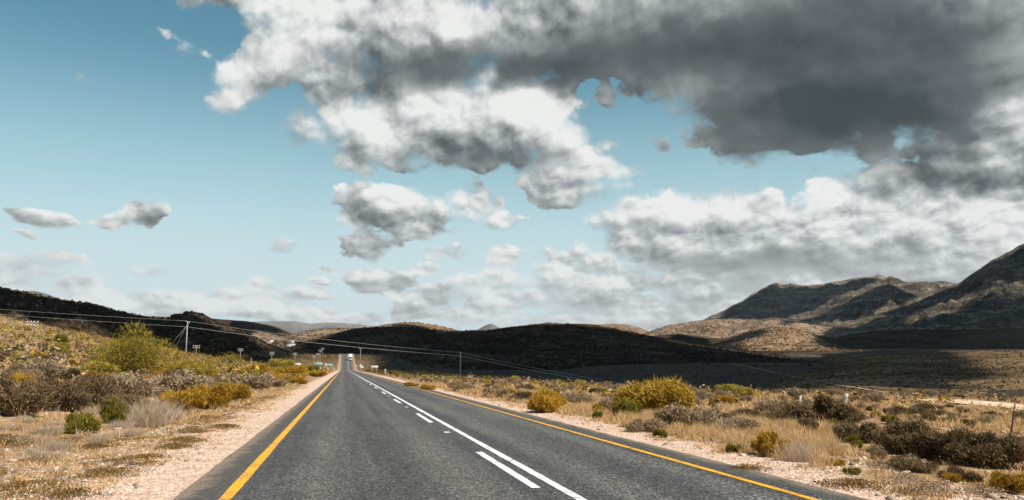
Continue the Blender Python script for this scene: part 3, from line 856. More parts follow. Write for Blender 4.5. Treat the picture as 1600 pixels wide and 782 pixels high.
shading_cloud([(1100,501),(1130,489),(1160,473),(1185,458),(1212,444),(1240,447),(1290,447),(1340,437),(1374,432),(1372,440),(1345,452),(1315,464),(1285,476),(1255,488),(1225,499),(1180,499),(1140,497)],
           4200, 26, 110, 30, 'grey cloud out of view, shaped to shade the jagged mountain', 11)
shading_cloud([(1215,508),(1255,500),(1296,485),(1330,468),(1360,455),(1380,446),(1392,445),(1420,458),(1440,463),(1436,468),(1400,478),(1350,490),(1290,502),(1240,511)],
           4200, 26, 100, 26, 'narrow grey cloud out of view, shaped to shade the mountain spur', 17)
shading_cloud([(1480,452),(1505,440),(1530,423),(1570,400),(1600,383),(1700,348),(1775,333),(1775,400),(1700,402),(1620,424),(1570,442),(1530,454),(1490,468),(1450,484),(1400,494),(1330,502),(1360,494),(1420,477)],
           3800, 22, 100, 26, 'grey cloud out of view, shaped to shade the upper slopes of the steep mountain', 23)
shading_cloud([(1450,499),(1480,489),(1520,475),(1560,463),(1600,457),(1690,445),(1775,440),(1775,545),(1600,546),(1500,548),(1430,547),(1360,548),(1300,545),(1270,535),(1290,520),(1310,511),(1360,500),(1420,492)],
           3000, 22, 100, 26, 'wide grey cloud out of view, shaped to shade the feet of the mountains', 29)
shading_cloud([(285,506),(330,500),(360,502),(400,506),(440,516),(458,524),(440,526),(400,516),(372,520),(340,512)],
           3000, 26, 200, 25, 'grey cloud out of view, shaped to shade the distant blue ridge', 31)
shading_cloud([(970,534),(1010,526),(1060,523),(1110,530),(1135,531),(1165,521),(1200,516),(1225,515),(1190,525),(1150,535),(1170,546),(1100,541),(1050,532)],
           2200, 20, 200, 22, 'small grey cloud out of view, shaped to shade the low dark ridge', 37)


# ------------------------------------------------------------------ plants
def leaf_material(name, dark, mid, lite, trans=0.25):
    m, t = material(name)
    f = t.attr('tint').outputs['Fac']
    inf = t.n('ShaderNodeObjectInfo').outputs['Random']
    pos = t.n('ShaderNodeNewGeometry').outputs['Position']
    patch = t.noise(pos, 1.7, 3, 0.6)
    f2 = t.math('ADD', t.math('MULTIPLY_ADD', inf, 0.16, -0.08), t.math('MULTIPLY_ADD', patch, 0.7, -0.35))
    c = t.ramp(t.math('ADD', f, f2), [(0.12, dark), (0.5, mid), (0.9, lite)])
    a = t.bsdf(c, 0.85, 0.12)
    b = t.n('ShaderNodeBsdfTranslucent'); t.set(b.inputs[0], c)
    mx = t.n('ShaderNodeMixShader'); mx.inputs[0].default_value = trans
    t.t.links.new(a, mx.inputs[1]); t.t.links.new(b.outputs[0], mx.inputs[2])
    t.out(mx.outputs[0])
    return m

KINDS = {
    'olive': leaf_material('olive_leaves', (0.058, 0.048, 0.008), (0.255, 0.195, 0.026), (0.50, 0.39, 0.09)),
    'golden': leaf_material('golden_twigs', (0.13, 0.070, 0.009), (0.40, 0.225, 0.024), (0.58, 0.36, 0.055)),
    'ochre': leaf_material('ochre_leaves', (0.085, 0.052, 0.008), (0.31, 0.19, 0.022), (0.50, 0.33, 0.06)),
    'grey': leaf_material('grey_twigs', (0.115, 0.080, 0.045), (0.31, 0.22, 0.135), (0.52, 0.40, 0.265)),
    'brown': leaf_material('brown_twigs', (0.050, 0.033, 0.016), (0.145, 0.096, 0.048), (0.30, 0.21, 0.115)),
    'green': leaf_material('green_twigs', (0.038, 0.036, 0.007), (0.135, 0.118, 0.015), (0.31, 0.255, 0.04)),
    'brownmat': leaf_material('rusty_mat', (0.07, 0.04, 0.014), (0.21, 0.125, 0.04), (0.36, 0.23, 0.08)),
    'straw': leaf_material('straw_blades', (0.35, 0.21, 0.085), (0.63, 0.415, 0.195), (0.80, 0.595, 0.335), 0.35),
    'pale': leaf_material('pale_blades', (0.30, 0.22, 0.145), (0.52, 0.405, 0.285), (0.68, 0.56, 0.43), 0.35),
}
M_STEM = simple_mat('woody_stem', (0.15, 0.11, 0.08), 0.9, 0.1, scale=9)
M_DEADWOOD = simple_mat('bleached_wood', (0.42, 0.36, 0.29), 0.9, 0.1, scale=12)

def unit(v):
    return v / (np.linalg.norm(v, axis=-1, keepdims=True) + 1e-9)

def kites(P, N, size, rng, aspect=0.45):
    """leaf shaped kites centred at P, facing roughly N"""
    n = len(P)
    a = unit(np.cross(N, rng.normal(size=(n, 3))))
    b = unit(np.cross(N, a))
    s = size * rng.uniform(0.6, 1.35, (n, 1))
    V = np.stack([P - a * s, P + b * s * aspect - a * s * 0.1, P + a * s, P - b * s * aspect - a * s * 0.1], 1)
    Q = np.arange(n * 4).reshape(n, 4)
    return V.reshape(-1, 3), Q

def blades(P, D, length, width, rng, bend=0.25):
    """thin bent blades from P along D"""
    n = len(P)
    D = unit(D)
    side = unit(np.cross(D, rng.normal(size=(n, 3))))
    L = np.broadcast_to(np.asarray(length, float).reshape(-1, 1), (n, 1))
    Wd = np.broadcast_to(np.asarray(width, float).reshape(-1, 1), (n, 1))
    mid = P + D * L * 0.55
    tip = P + D * L + rng.normal(size=(n, 3)) * L * bend * np.array([1, 1, 0.4]) - np.array([0, 0, 1]) * L * bend * 0.35
    V = np.stack([P - side * Wd, P + side * Wd, mid + side * Wd * 0.8, mid - side * Wd * 0.8, tip], 1).reshape(-1, 3)
    k = np.arange(n)[:, None] * 5
    return V, k + np.array([[0, 1, 2, 3]]), k + np.array([[3, 2, 4]])

def lobe_set(rng, W, H, k):
    """uneven crown of overlapping lobes inside a half ellipsoid"""
    a = rng.uniform(0, 2 * math.pi, k)
    r = np.sqrt(rng.uniform(0, 1, k)) * 0.36
    c = np.stack([r * np.cos(a) * W, r * np.sin(a) * W, H * (0.20 + rng.uniform(0, 0.50, k) * (1 - 1.5 * r))], -1)
    rad = rng.uniform(0.12, 0.27, k)
    return c, np.stack([rad * W * 0.85, rad * W * 0.85, rad * H * 1.15], -1), rng.uniform(0, 1, k)

def stems_mesh(rng, tips, radius, name='stem'):
    m = MB()
    for t_ in tips:
        b = np.array([rng.normal() * 0.06, rng.normal() * 0.06, -0.03])
        mid = b * 0.4 + t_ * 0.6 * np.array([0.8, 0.8, 1.0]) + rng.normal(size=3) * 0.04
        m.tube([b, (b + mid) / 2 + rng.normal(size=3) * 0.02, mid, t_], [radius, radius * 0.8, radius * 0.55, radius * 0.2], 5, caps=False)
    return m

def leafy_bush(seed, W, H, n, leaf, lobes=14, sprigs=0):
    rng = np.random.default_rng(seed)
    c, rd, lt = lobe_set(rng, W, H, lobes)
    i = rng.integers(0, lobes, n)
    d = unit(rng.normal(size=(n, 3)))
    rr = rng.uniform(0.5, 1.15, (n, 1)) ** 0.5
    P = c[i] + d * rd[i] * rr
    keep = P[:, 2] > 0.02 * H
    P, d, i = P[keep], d[keep], i[keep]
    V, Q = kites(P, unit(d + rng.normal(size=d.shape) * 0.8 + np.array([0, 0, 0.3])), leaf, rng)
    tint = np.repeat(0.6 * rng.uniform(0, 1, len(P)) + 0.35 * lt[i], 4)
    faces = [Q]
    if sprigs:
        j = rng.integers(0, lobes, sprigs)
        d2 = unit(rng.normal(size=(sprigs, 3)) + np.array([0, 0, 0.9]))
        P2 = c[j] + d2 * rd[j] * 0.75
        Vb, Qb, Tb = blades(P2, d2 + rng.normal(size=d2.shape) * 0.3, min(0.12 * W, 0.45) * rng.uniform(0.4, 1.2, sprigs), leaf * 0.22, rng, 0.1)
        faces = [np.concatenate([Q, Qb + len(V)]), Tb + len(V)]
        tint = np.concatenate([tint, np.repeat(rng.uniform(0.6, 1.0, sprigs), 5)])
        V = np.concatenate([V, Vb])
    return (V, faces, tint), stems_mesh(rng, c + rd * 0.2 * np.array([0, 0, 1]), 0.014 * W)

def twiggy_bush(seed, W, H, n, blade, width, lobes=11, upright=0.5):
    rng = np.random.default_rng(seed)
    c, rd, lt = lobe_set(rng, W, H, lobes)
    i = rng.integers(0, lobes, n)
    d = unit(rng.normal(size=(n, 3)) + np.array([0, 0, 0.25]))
    P = c[i] + d * rd[i] * rng.uniform(0.35, 0.95, (n, 1))
    P[:, 2] = np.maximum(P[:, 2], 0.02)
    root = np.array([0, 0, -0.1 * H])
    out = unit(P - root)
    D = unit(out * (1 - upright) + np.array([0, 0, 1]) * upright + rng.normal(size=P.shape) * 0.45)
    V, Q, T = blades(P - D * blade * 0.4, D, blade * rng.uniform(0.5, 1.3, n), width * rng.uniform(0.6, 1.4, n), rng, 0.18)
    tint = np.repeat(0.65 * rng.uniform(0, 1, n) + 0.30 * lt[i], 5)
    # woolly tips: small leaf clumps on the ends
    m = n // 3
    V2, Q2 = kites(P[:m] + D[:m] * blade * 0.5, unit(rng.normal(size=(m, 3))), width * 2.0, rng, 0.6)
    tint = np.concatenate([tint, np.repeat(np.clip(rng.uniform(0.4, 1.1, m), 0, 1), 4)])
    return (np.concatenate([V, V2]), [np.concatenate([Q, Q2 + len(V)]), T], tint), stems_mesh(rng, c, 0.010 * W)

def grass_clump(seed, W, H, n, width=0.006):
    rng = np.random.default_rng(seed)
    a, r = rng.uniform(0, 2 * math.pi, n), np.sqrt(rng.uniform(0, 1, n)) * W * 0.46
    P = np.stack([r * np.cos(a), r * np.sin(a), np.zeros(n) - 0.01], -1)
    D = np.stack([np.cos(a) * 0.16 * r / (W * 0.3) + rng.normal(0, 0.26, n), np.sin(a) * 0.16 * r / (W * 0.3) + rng.normal(0, 0.26, n), np.ones(n)], -1)
    V, Q, T = blades(P, D, H * rng.uniform(0.25, 1.1, n) * (1.05 - 0.9 * (r / W) ** 1.0), width * rng.uniform(0.7, 1.5, n), rng, 0.16)
    return V, [Q, T], np.repeat(rng.uniform(0, 1, n), 5)

def plant_parts(kind, seed, W, H, detail=1.0):
    if kind in ('olive', 'ochre'):
        return leafy_bush(seed, W, H, int(6600 * detail), min(0.024 * W + 0.008, 0.06), 22, int(900 * detail))
    if kind == 'golden':
        return twiggy_bush(seed, W, H, int(5200 * detail), 0.16 * H, 0.0065 * W, 12, 0.5)
    if kind == 'grey':
        return twiggy_bush(seed, W, H, int(4600 * detail), 0.17 * H, 0.0065 * W, 12, 0.35)
    if kind == 'brown':
        return twiggy_bush(seed, W, H, int(5000 * detail), 0.18 * H, 0.0065 * W, 12, 0.3)
    if kind == 'green':
        return twiggy_bush(seed, W, H, int(4600 * detail), 0.24 * H, 0.008 * W, 7, 0.75)

NAMES = {'olive': 'olive_bush', 'ochre': 'ochre_bush', 'golden': 'golden_bush', 'grey': 'grey_shrub', 'brown': 'brown_shrub', 'green': 'green_bush', 'straw': 'grass_clump', 'pale': 'grass_clump'}
CATS = {'olive': 'bush', 'ochre': 'bush', 'golden': 'bush', 'grey': 'shrub', 'brown': 'shrub', 'green': 'bush', 'straw': 'grass clump', 'pale': 'grass clump'}
VARIANTS = {}
for ki, kind in enumerate(('olive', 'golden', 'grey', 'brown', 'green')):
    for v in range(4):
        (V, Fc, tn), st = plant_parts(kind, 100 * ki + v, 1.5, 1.0, 0.9)
        VARIANTS[kind, v] = (new_mesh('foliage', V, Fc, KINDS[kind], tn), st.mesh('stem', M_STEM))
for ki, kind in enumerate(('straw', 'pale')):
    for v in range(4):
        V, Fc, tn = grass_clump(700 + 10 * ki + v, 1.0, 1.0, 1300, 0.0032)
        VARIANTS[kind, v] = (new_mesh('grass_clump', V, Fc, KINDS[kind], tn), None)

TAKEN = []                                   # (x, y, radius) of the plants placed one by one
def plant(kind, x, y, W, H, label, group=None, var=None, parts=True, rz=None, own=None):
    z = float(ground_z(x, y))
    var = random.randrange(4) if var is None else var
    fol, st = own if own else VARIANTS[kind, var]
    base_w, base_h = (1.5, 1.0) if kind not in ('straw', 'pale') else (1.0, 1.0)
    if own: base_w, base_h = W, H
    sc = (W / base_w, W / base_w, H / base_h)
    rz = random.uniform(0, 6.28) if rz is None else rz
    if st is not None and parts:
        o = empty(NAMES[kind], (x, y, z - 0.02), rz)
        o.scale = sc
        link('foliage', fol, o)
        link('stem', st, o)
    else:
        o = link(NAMES[kind], fol, None, (x, y, z - 0.02))
        o.rotation_euler = (0, 0, rz)
        o.scale = sc
    tag(o, label, CATS[kind], group)
    TAKEN.append((x, y, W * 0.42))
    return o

def hero(kind, px, py, w, h, label, detail=None, seed=1):
    """a plant whose foot stands on the ground seen at (px, py) and that spans w x h photograph pixels"""
    hit = ground_hit(px, py)
    p, d = hit
    W, H = w * d / F_PX * 1.25, h * d / F_PX * 1.16
    own = None
    if detail:
        (V, Fc, tn), st = plant_parts(kind, seed, W, H, detail)
        own = (new_mesh('foliage', V, Fc, KINDS[kind], tn), st.mesh('stem', M_STEM))
    # the foot is at the near rim, so step back half the depth
    q = p[:2] + unit(p[:2]) * W * 0.25
    return plant(kind, q[0], q[1], W, H, label, own=own, parts=kind not in ('straw', 'pale'))

HEROES = [
    ('olive', 204, 590, 106, 80, 'largest yellow green bush on the left, standing above the scrub before the utility pole', 3.2, 5),
    ('olive', 152, 592, 48, 30, 'lower yellow green bush joined to the left side of the largest bush', 1.2, 6),
    ('olive', 296, 594, 70, 38, 'wide yellow green bush below the utility pole with crossarm', 1.6, 7),
    ('olive', 360, 571, 50, 25, 'round green bush just right of the utility pole with crossarm', 0.8, 8),
    ('green', 90, 538, 34, 14, 'dark green round bush alone on the dry hillside left of the road', None, 0),
    ('green', 32, 530, 12, 10, 'tiny dark bush beside the telephone pole on the dry hillside', None, 0),
    ('grey', 58, 598, 70, 40, 'pale pinkish shrub with woolly flower heads near the left edge', 1.4, 9),
    ('brown', 25, 652, 84, 78, 'dark olive brown shrub cut by the left edge of the photo', 1.3, 10),
    ('brown', 84, 644, 76, 62, 'dark brown shrub above the bare stony patch on the left', 1.2, 11),
    ('brown', 140, 640, 80, 60, 'dark purplish brown shrub behind the small green bushes', 1.2, 12),
    ('grey', 205, 626, 84, 46, 'greyish brown shrub under the largest yellow green bush', 1.2, 13),
    ('brown', 190, 652, 60, 40, 'low dark shrub touching the pale grass clump on the left', 1.0, 14),
    ('grey', 275, 620, 92, 48, 'rounded greyish pink shrub behind the golden bushes on the left', 1.4, 15),
    ('green', 176, 664, 46, 40, 'bright yellow green small bush, upper of two on the stony patch', 1.0, 16),
    ('green', 124, 678, 52, 36, 'bright yellow green small bush, lower of two on the stony patch', 1.0, 17),
    ('pale', 232, 668, 58, 56, 'tall pale dry grass clump beside the golden bushes on the left', None, 0),
    ('pale', 258, 664, 40, 46, 'shorter pale dry grass clump touching the golden bush', None, 0),
    ('golden', 288, 644, 60, 40, 'golden brown bush with a dark base, nearest the pale grass clump', 1.0, 18),
    ('golden', 322, 640, 66, 46, 'golden bush in the middle of the roadside row on the left', 1.2, 19),
    ('golden', 360, 630, 56, 38, 'round golden bush at the road end of the left roadside row', 1.0, 20),
    ('golden', 416, 596, 40, 20, 'golden bush behind the flat grey shrub near the left verge', 0.8, 51),
    ('golden', 452, 588, 44, 20, 'wide golden bush under the telephone pole row on the left', 0.8, 52),
    ('golden', 497, 589, 30, 13, 'golden bush closest to the pale green direction sign', None, 0),
    ('golden', 400, 584, 34, 16, 'golden bush right of the round green bush on the left', None, 0),
    ('grey', 396, 610, 70, 34, 'rounded grey shrub behind the left gravel verge', 1.0, 21),
    ('grey', 426, 608, 46, 20, 'flat grey shrub closest to the left gravel verge', None, 0),
    ('golden', 442, 600, 30, 15, 'small bright golden bush near the gravel further along on the left', None, 0),
    ('golden', 468, 601, 22, 15, 'small bright golden bush with a dark foot beside the far left verge', None, 0),
    ('olive', 437, 578, 34, 20, 'yellowish bush behind the white box sign on the left', None, 0),
    ('green', 487, 583, 22, 14, 'dark green bush in front of the pale green road sign', None, 0),
    ('ochre', 1020, 648, 108, 62, 'largest golden olive bush on the right above the roadside grass', 3.0, 25),
    ('ochre', 1056, 640, 44, 44, 'right shoulder bush joined to the largest golden olive bush', 1.2, 26),
    ('green', 978, 655, 44, 36, 'dark green bush at the left foot of the largest right bush', 1.0, 27),
    ('golden', 853, 646, 70, 36, 'dense round ochre bush alone beside the right gravel verge', 1.8, 28),
    ('green', 1031, 685, 20, 18, 'small dark green tuft bush in the straw by the right verge', None, 0),
    ('green', 933, 655, 16, 16, 'small green tuft bush in the straw behind the ochre bush', None, 0),
    ('grey', 1072, 672, 84, 42, 'grey shrub with bleached bare branches, right of the largest bush', 1.2, 29),
    ('grey', 1010, 676, 60, 26, 'low pale grey shrub in front of the largest right bush', 0.9, 30),
    ('brown', 1112, 664, 56, 24, 'low dark brown shrub behind the grey shrub with bare branches', 0.8, 31),
    ('grey', 1150, 676, 70, 26, 'low sprawling grey shrub in the stony field right of the bare branches', 0.9, 32),
    ('brown', 1165, 660, 60, 22, 'low dark shrub right of the bare branches', 0.8, 33),
    ('brown', 1232, 664, 60, 28, 'brown shrub around the foot of the leaning fence post', 0.9, 34),
    ('brown', 1286, 668, 90, 50, 'tall dark shrub below the thick pale fence post', 1.3, 35),
    ('brown', 1342, 692, 76, 42, 'dark shrub right of the tall shrub, left in the long dark thicket', 1.1, 36),
    ('brown', 1415, 710, 96, 58, 'tall dark shrub in the middle of the long thicket on the right', 1.4, 37),
    ('brown', 1470, 722, 84, 60, 'dark shrub with pale leaves in the long thicket, left of the white block', 1.4, 38),
    ('brown', 1525, 728, 90, 62, 'dark shrub behind the white block in the long thicket', 1.4, 39),
    ('brown', 1580, 736, 92, 70, 'dark shrub cut by the right edge of the photo', 1.4, 40),
    ('brown', 1420, 738, 70, 24, 'low brown shrub in front of the long dark thicket', 0.8, 41),
    ('brown', 1500, 752, 56, 26, 'low brown shrub left of the white block on the right', 0.8, 42),
    ('golden', 1206, 714, 62, 44, 'bright golden bush amid the dry grass on the right', 1.3, 43),
    ('golden', 1580, 772, 56, 42, 'golden bush in the lower right corner', 1.0, 44),
    ('golden', 1488, 754, 22, 22, 'small orange bush before the thicket at the lower right', None, 0),
    ('golden', 1305, 728, 26, 16, 'small golden bush on the bare ground right of the bright golden one', None, 0),
    ('green', 1145, 708, 26, 18, 'small yellow green bush by the right verge', None, 0),
    ('green', 1328, 742, 24, 16, 'small dull green bush on the bare ground at the right', None, 0),
    ('grey', 1365, 718, 34, 24, 'small pale grey shrub before the left end of the dark thicket', 0.8, 45),
    ('pale', 1252, 722, 44, 44, 'pale grey grass clump beside the bright golden bush', None, 0),
    ('golden', 641, 606, 24, 10, 'left of two small golden bushes far along the right verge', None, 0),
    ('golden', 668, 611, 24, 12, 'right of two small golden bushes far along the right verge', None, 0),
    ('grey', 775, 622, 40, 20, 'grey shrub on the right bank behind the yellow edge line', None, 0),
    ('brown', 812, 628, 44, 20, 'dark grey brown shrub left of the dense ochre bush', None, 0),
    ('grey', 720, 612, 40, 18, 'pale grey shrub on the right bank near the plain utility pole', None, 0),
    ('green', 596, 579, 14, 9, 'dark green bush beside the white two legged road sign', None, 0),
    ('grey', 905, 634, 50, 24, 'grey shrub behind and right of the dense ochre bush', None, 0),
    ('grey', 960, 642, 44, 24, 'grey shrub between the ochre bush and the dark green bush', None, 0),
]
for k, px, py, w, h, lab, det, sdd in HEROES:
    if ground_hit(px, py) is None: print('no ground for', lab); continue
    hero(k, px, py, w, h, lab, det, sdd)

def view_az(x, y):
    return np.arctan2(x, y) - YAW

def scatter(n, x0, x1, y0, y1, seed, power=1.0):
    rng = np.random.default_rng(seed)
    y = y0 + (y1 - y0) * rng.uniform(0, 1, n) ** power
    x = rng.uniform(x0, x1, n)
    ok = np.abs(view_az(x, y)) < R(36.5)
    return x[ok], y[ok], rng

def free(x, y, pad=0.0):
    return all((x - a) ** 2 + (y - b) ** 2 > (r + pad) ** 2 for a, b, r in TAKEN)

# repeats of each kind, one object each
FIELDS = [
    # kind, label, group, n, x range, y range, W range, H range, seed
    ('grey', 'grey twiggy shrub in the dense scrub left of the road', 'grey shrubs in the scrub left of the road', 120, (-44, -6.5), (26, 110), (0.8, 1.9), (0.5, 1.0), 1),
    ('brown', 'dark brown twiggy shrub in the dense scrub left of the road', 'brown shrubs in the scrub left of the road', 90, (-48, -7.5), (24, 100), (0.9, 2.0), (0.6, 1.1), 2),
    ('olive', 'yellow green leafy bush in the scrub left of the road', 'yellow green bushes in the scrub left of the road', 60, (-46, -6.5), (45, 190), (1.0, 2.6), (0.7, 1.6), 3),
    ('golden', 'golden bush in the scrub left of the road', 'golden bushes in the scrub left of the road', 110, (-26, -5.5), (30, 170), (0.7, 2.0), (0.5, 1.0), 4),
    ('pale', 'pale dry grass clump left of the road', 'dry grass clumps left of the road', 190, (-30, -5.0), (7, 60), (0.3, 0.7), (0.15, 0.42), 5),
    ('green', 'small green bush on the left veld', 'small green bushes left of the road', 26, (-30, -5.5), (9, 80), (0.4, 0.8), (0.3, 0.5), 6),
    ('grey', 'grey twiggy shrub on the bank right of the road', 'grey shrubs on the bank right of the road', 130, (8.6, 30), (22, 150), (0.6, 1.5), (0.4, 0.85), 7),
    ('brown', 'dark brown twiggy shrub on the bank right of the road', 'brown shrubs on the bank right of the road', 60, (10.5, 34), (16, 110), (0.6, 1.6), (0.4, 0.8), 8),
    ('golden', 'small golden bush on the bank right of the road', 'golden bushes on the bank right of the road', 48, (8.6, 26), (26, 190), (0.5, 1.3), (0.4, 0.75), 9),
    ('olive', 'small yellow green bush on the bank right of the road', 'yellow green bushes on the bank right of the road', 40, (9.5, 26), (45, 190), (0.8, 1.8), (0.5, 1.2), 10),
    ('straw', 'straw coloured grass clump right of the road', 'straw grass clumps right of the road', 160, (7.6, 13.5), (10, 45), (0.35, 0.7), (0.22, 0.52), 11),
    ('green', 'small green bush right of the road', 'small green bushes right of the road', 24, (8.2, 26), (12, 70), (0.3, 0.7), (0.25, 0.45), 12),
]
for kind, lab, grp, n, (x0, x1), (y0, y1), (w0, w1), (h0, h1), sdd in FIELDS:
    xs, ys, rng = scatter(n * 3, x0, x1, y0, y1, 50 + sdd, 1.35)
    c = 0
    for x, y in zip(xs, ys):
        if c >= n: break
        if kind in ('grey', 'brown', 'golden', 'olive') and x < 0 and y < 26: continue
        if not free(x, y, 0.25): continue
        if kind == 'straw' and not (840 < 800 + 1200 * math.tan(view_az(x, y)) < 1285): continue
        s = rng.uniform(0, 1) ** 1.4
        w = w0 + (w1 - w0) * s
        plant(kind, x, y, w, (h0 + (h1 - h0) * s) * rng.uniform(0.8, 1.15), lab, grp, parts=False)
        c += 1

# ---- what nobody could count: far scrub, loose grass, ground cover, stones
def merge(name, items, mat, label, cat):
    V, Qs, Ts, tint, n = [], [], [], [], 0
    for v, fs, tn in items:
        V.append(v); tint.append(tn)
        for f in fs:
            (Qs if f.shape[1] == 4 else Ts).append(f + n)
        n += len(v)
    faces = [np.concatenate(a) for a in (Qs, Ts) if a]
    o = link(name, new_mesh(name, np.concatenate(V), faces, mat, np.concatenate(tint)))
    return tag(o, label, cat, kind='stuff')

def far_scrub(kind, n, xr, yr, size, seed, label, per=26, power=1.2, hk=0.7):
    x, y, rng = scatter(n, xr[0], xr[1], yr[0], yr[1], seed, power)
    dens = fbm(x / 14, y / 14, 4, seed) + 0.5
    ok = (rng.uniform(0, 1, len(x)) < np.clip(dens * 1.7 - 0.25, 0.05, 1)) & ((x < -5.4) | (x > 8.4))
    x, y = x[ok], y[ok]
    z = ground_z(x, y)
    m = len(x)
    w = rng.uniform(size[0], size[1], m) * (0.5 + np.clip(dens[ok], 0, 1))
    i = np.repeat(np.arange(m), per)
    d = unit(rng.normal(size=(m * per, 3)))
    d[:, 2] = np.abs(d[:, 2])
    rr = rng.uniform(0.45, 1.0, (m * per, 1))
    lump = 1 + np.clip(0.3 * rng.normal(size=(m * per, 1)), -0.5, 0.35)
    P = np.stack([x[i], y[i], z[i] + 0.02], -1) + d * rr * lump * w[i][:, None] * np.array([0.55, 0.55, hk])
    V, Q = kites(P, unit(d + rng.normal(size=d.shape) * 0.7), 1.0, rng, 0.5)
    s = np.repeat(0.15 * w[i] * rng.uniform(0.7, 1.3, m * per), 4)[:, None]
    Pc = np.repeat(P, 4, axis=0)
    V = Pc + (V - Pc) * s
    tint = np.repeat(0.55 * rng.uniform(0, 1, m * per) + 0.4 * np.repeat(rng.uniform(0, 1, m), per), 4)
    o = link('scrub', new_mesh('scrub', V, [Q], KINDS[kind], tint))
    return tag(o, label, 'scrub', kind='stuff')

far_scrub('grey', 2300, (-150, -6), (60, 330), (0.5, 1.5), 201, 'grey brown scrub covering the slope left of the road')
far_scrub('brown', 1900, (-170, -7), (45, 360), (0.6, 1.6), 202, 'dark brown scrub covering the slope left of the road')
far_scrub('olive', 1000, (-120, -6), (70, 330), (0.7, 1.9), 203, 'yellow green scrub covering the slope left of the road')
far_scrub('golden', 3400, (-90, -5.5), (60, 420), (0.5, 1.3), 204, 'golden scrub scattered on the slope left of the road')
far_scrub('pale', 5200, (-170, -5.5), (30, 420), (0.25, 0.8), 205, 'pale dry tufts on the slope left of the road', hk=0.8)
far_scrub('straw', 4200, (-190, -5.5), (45, 420), (0.3, 0.9), 210, 'straw coloured tufts on the slope left of the road', hk=0.7)
far_scrub('grey', 4200, (8.5, 120), (55, 400), (0.4, 1.2), 206, 'grey scrub covering the bank right of the road')
far_scrub('brown', 3800, (14, 190), (28, 300), (0.35, 1.0), 207, 'dark low scrub dotting the stony field on the right', hk=0.5)
far_scrub('golden', 1500, (8, 110), (40, 440), (0.4, 1.0), 208, 'golden scrub dotting the bank right of the road')
far_scrub('straw', 4800, (8, 150), (26, 300), (0.2, 0.6), 209, 'straw tufts dotting the field right of the road', hk=0.9)

def loose_grass(kind, n, xr, yr, H, seed, label, dens_scale=2.2, cut=0.0, nb=16, power=1.6):
    x, y, rng = scatter(n, xr[0], xr[1], yr[0], yr[1], seed, power)
    dn = fbm(x / dens_scale, y / dens_scale, 4, seed)
    ok = dn > cut
    if H[1] > 0.4 and yr[0] < 10:
        ok &= view_az(x, y) < math.atan(485 / 1200)
    x, y = x[ok], y[ok]
    m = len(x)
    z = ground_z(x, y)
    i = np.repeat(np.arange(m), nb)
    P = np.stack([x[i], y[i], z[i] - 0.01], -1) + rng.normal(size=(m * nb, 3)) * np.array([0.05, 0.05, 0])
    hgt = rng.uniform(H[0], H[1], m)[i] * rng.uniform(0.5, 1.1, m * nb)
    dd = np.hypot(P[:, 0], P[:, 1])
    V, Q, T = blades(P, np.array([0, 0, 1.0]) + rng.normal(size=(m * nb, 3)) * np.array([0.42, 0.42, 0]), hgt, 0.0022 + 0.00022 * dd, rng, 0.2)
    o = link('dry_grass', new_mesh('dry_grass', V, [Q, T], KINDS[kind], np.repeat(rng.uniform(0, 1, m * nb), 5)))
    return tag(o, label, 'grass', kind='stuff')

loose_grass('straw', 6500, (7.3, 15), (9, 75), (0.12, 0.42), 301, 'straw coloured roadside grass along the right verge', 2.4, -0.06, 18)
loose_grass('straw', 14000, (8.0, 55), (9, 80), (0.06, 0.24), 302, 'short straw stubble over the stony ground on the right', 1.6, -0.05, 16)
loose_grass('straw', 8500, (-30, -4.0), (5, 50), (0.04, 0.19), 303, 'short straw stubble over the stony ground on the left', 1.4, -0.06, 16)
loose_grass('brownmat', 9000, (-30, -3.8), (5, 45), (0.03, 0.13), 307, 'short rusty stubble over the stony ground on the left', 1.1, -0.02, 16)
loose_grass('brownmat', 9000, (7.6, 45), (9, 60), (0.03, 0.15), 308, 'short rusty stubble over the stony ground on the right', 1.3, -0.02, 16)
loose_grass('pale', 2600, (-30, -5.0), (6, 60), (0.10, 0.34), 304, 'pale dry grass on the left veld', 2.0, 0.04, 16)
loose_grass('golden', 2600, (-12, -3.6), (6, 90), (0.03, 0.10), 305, 'low rusty weeds creeping onto the left gravel verge', 1.8, 0.05, 16)

loose_grass('straw', 7000, (-40, -4.2), (24, 100), (0.15, 0.42), 311, 'straw grass growing between the shrubs left of the road', 2.6, -0.03, 14, 1.3)
loose_grass('straw', 8000, (8.5, 45), (20, 110), (0.15, 0.42), 312, 'straw grass growing between the shrubs right of the road', 2.6, -0.03, 14, 1.3)
loose_grass('straw', 3500, (-4.9, -2.9), (5, 70), (0.03, 0.13), 313, 'sparse straw grass breaking the edge of the left gravel', 0.8, 0.05, 12)
loose_grass('straw', 3000, (6.7, 8.2), (8, 80), (0.03, 0.14), 314, 'sparse straw grass breaking the edge of the right gravel', 0.8, 0.05, 12)

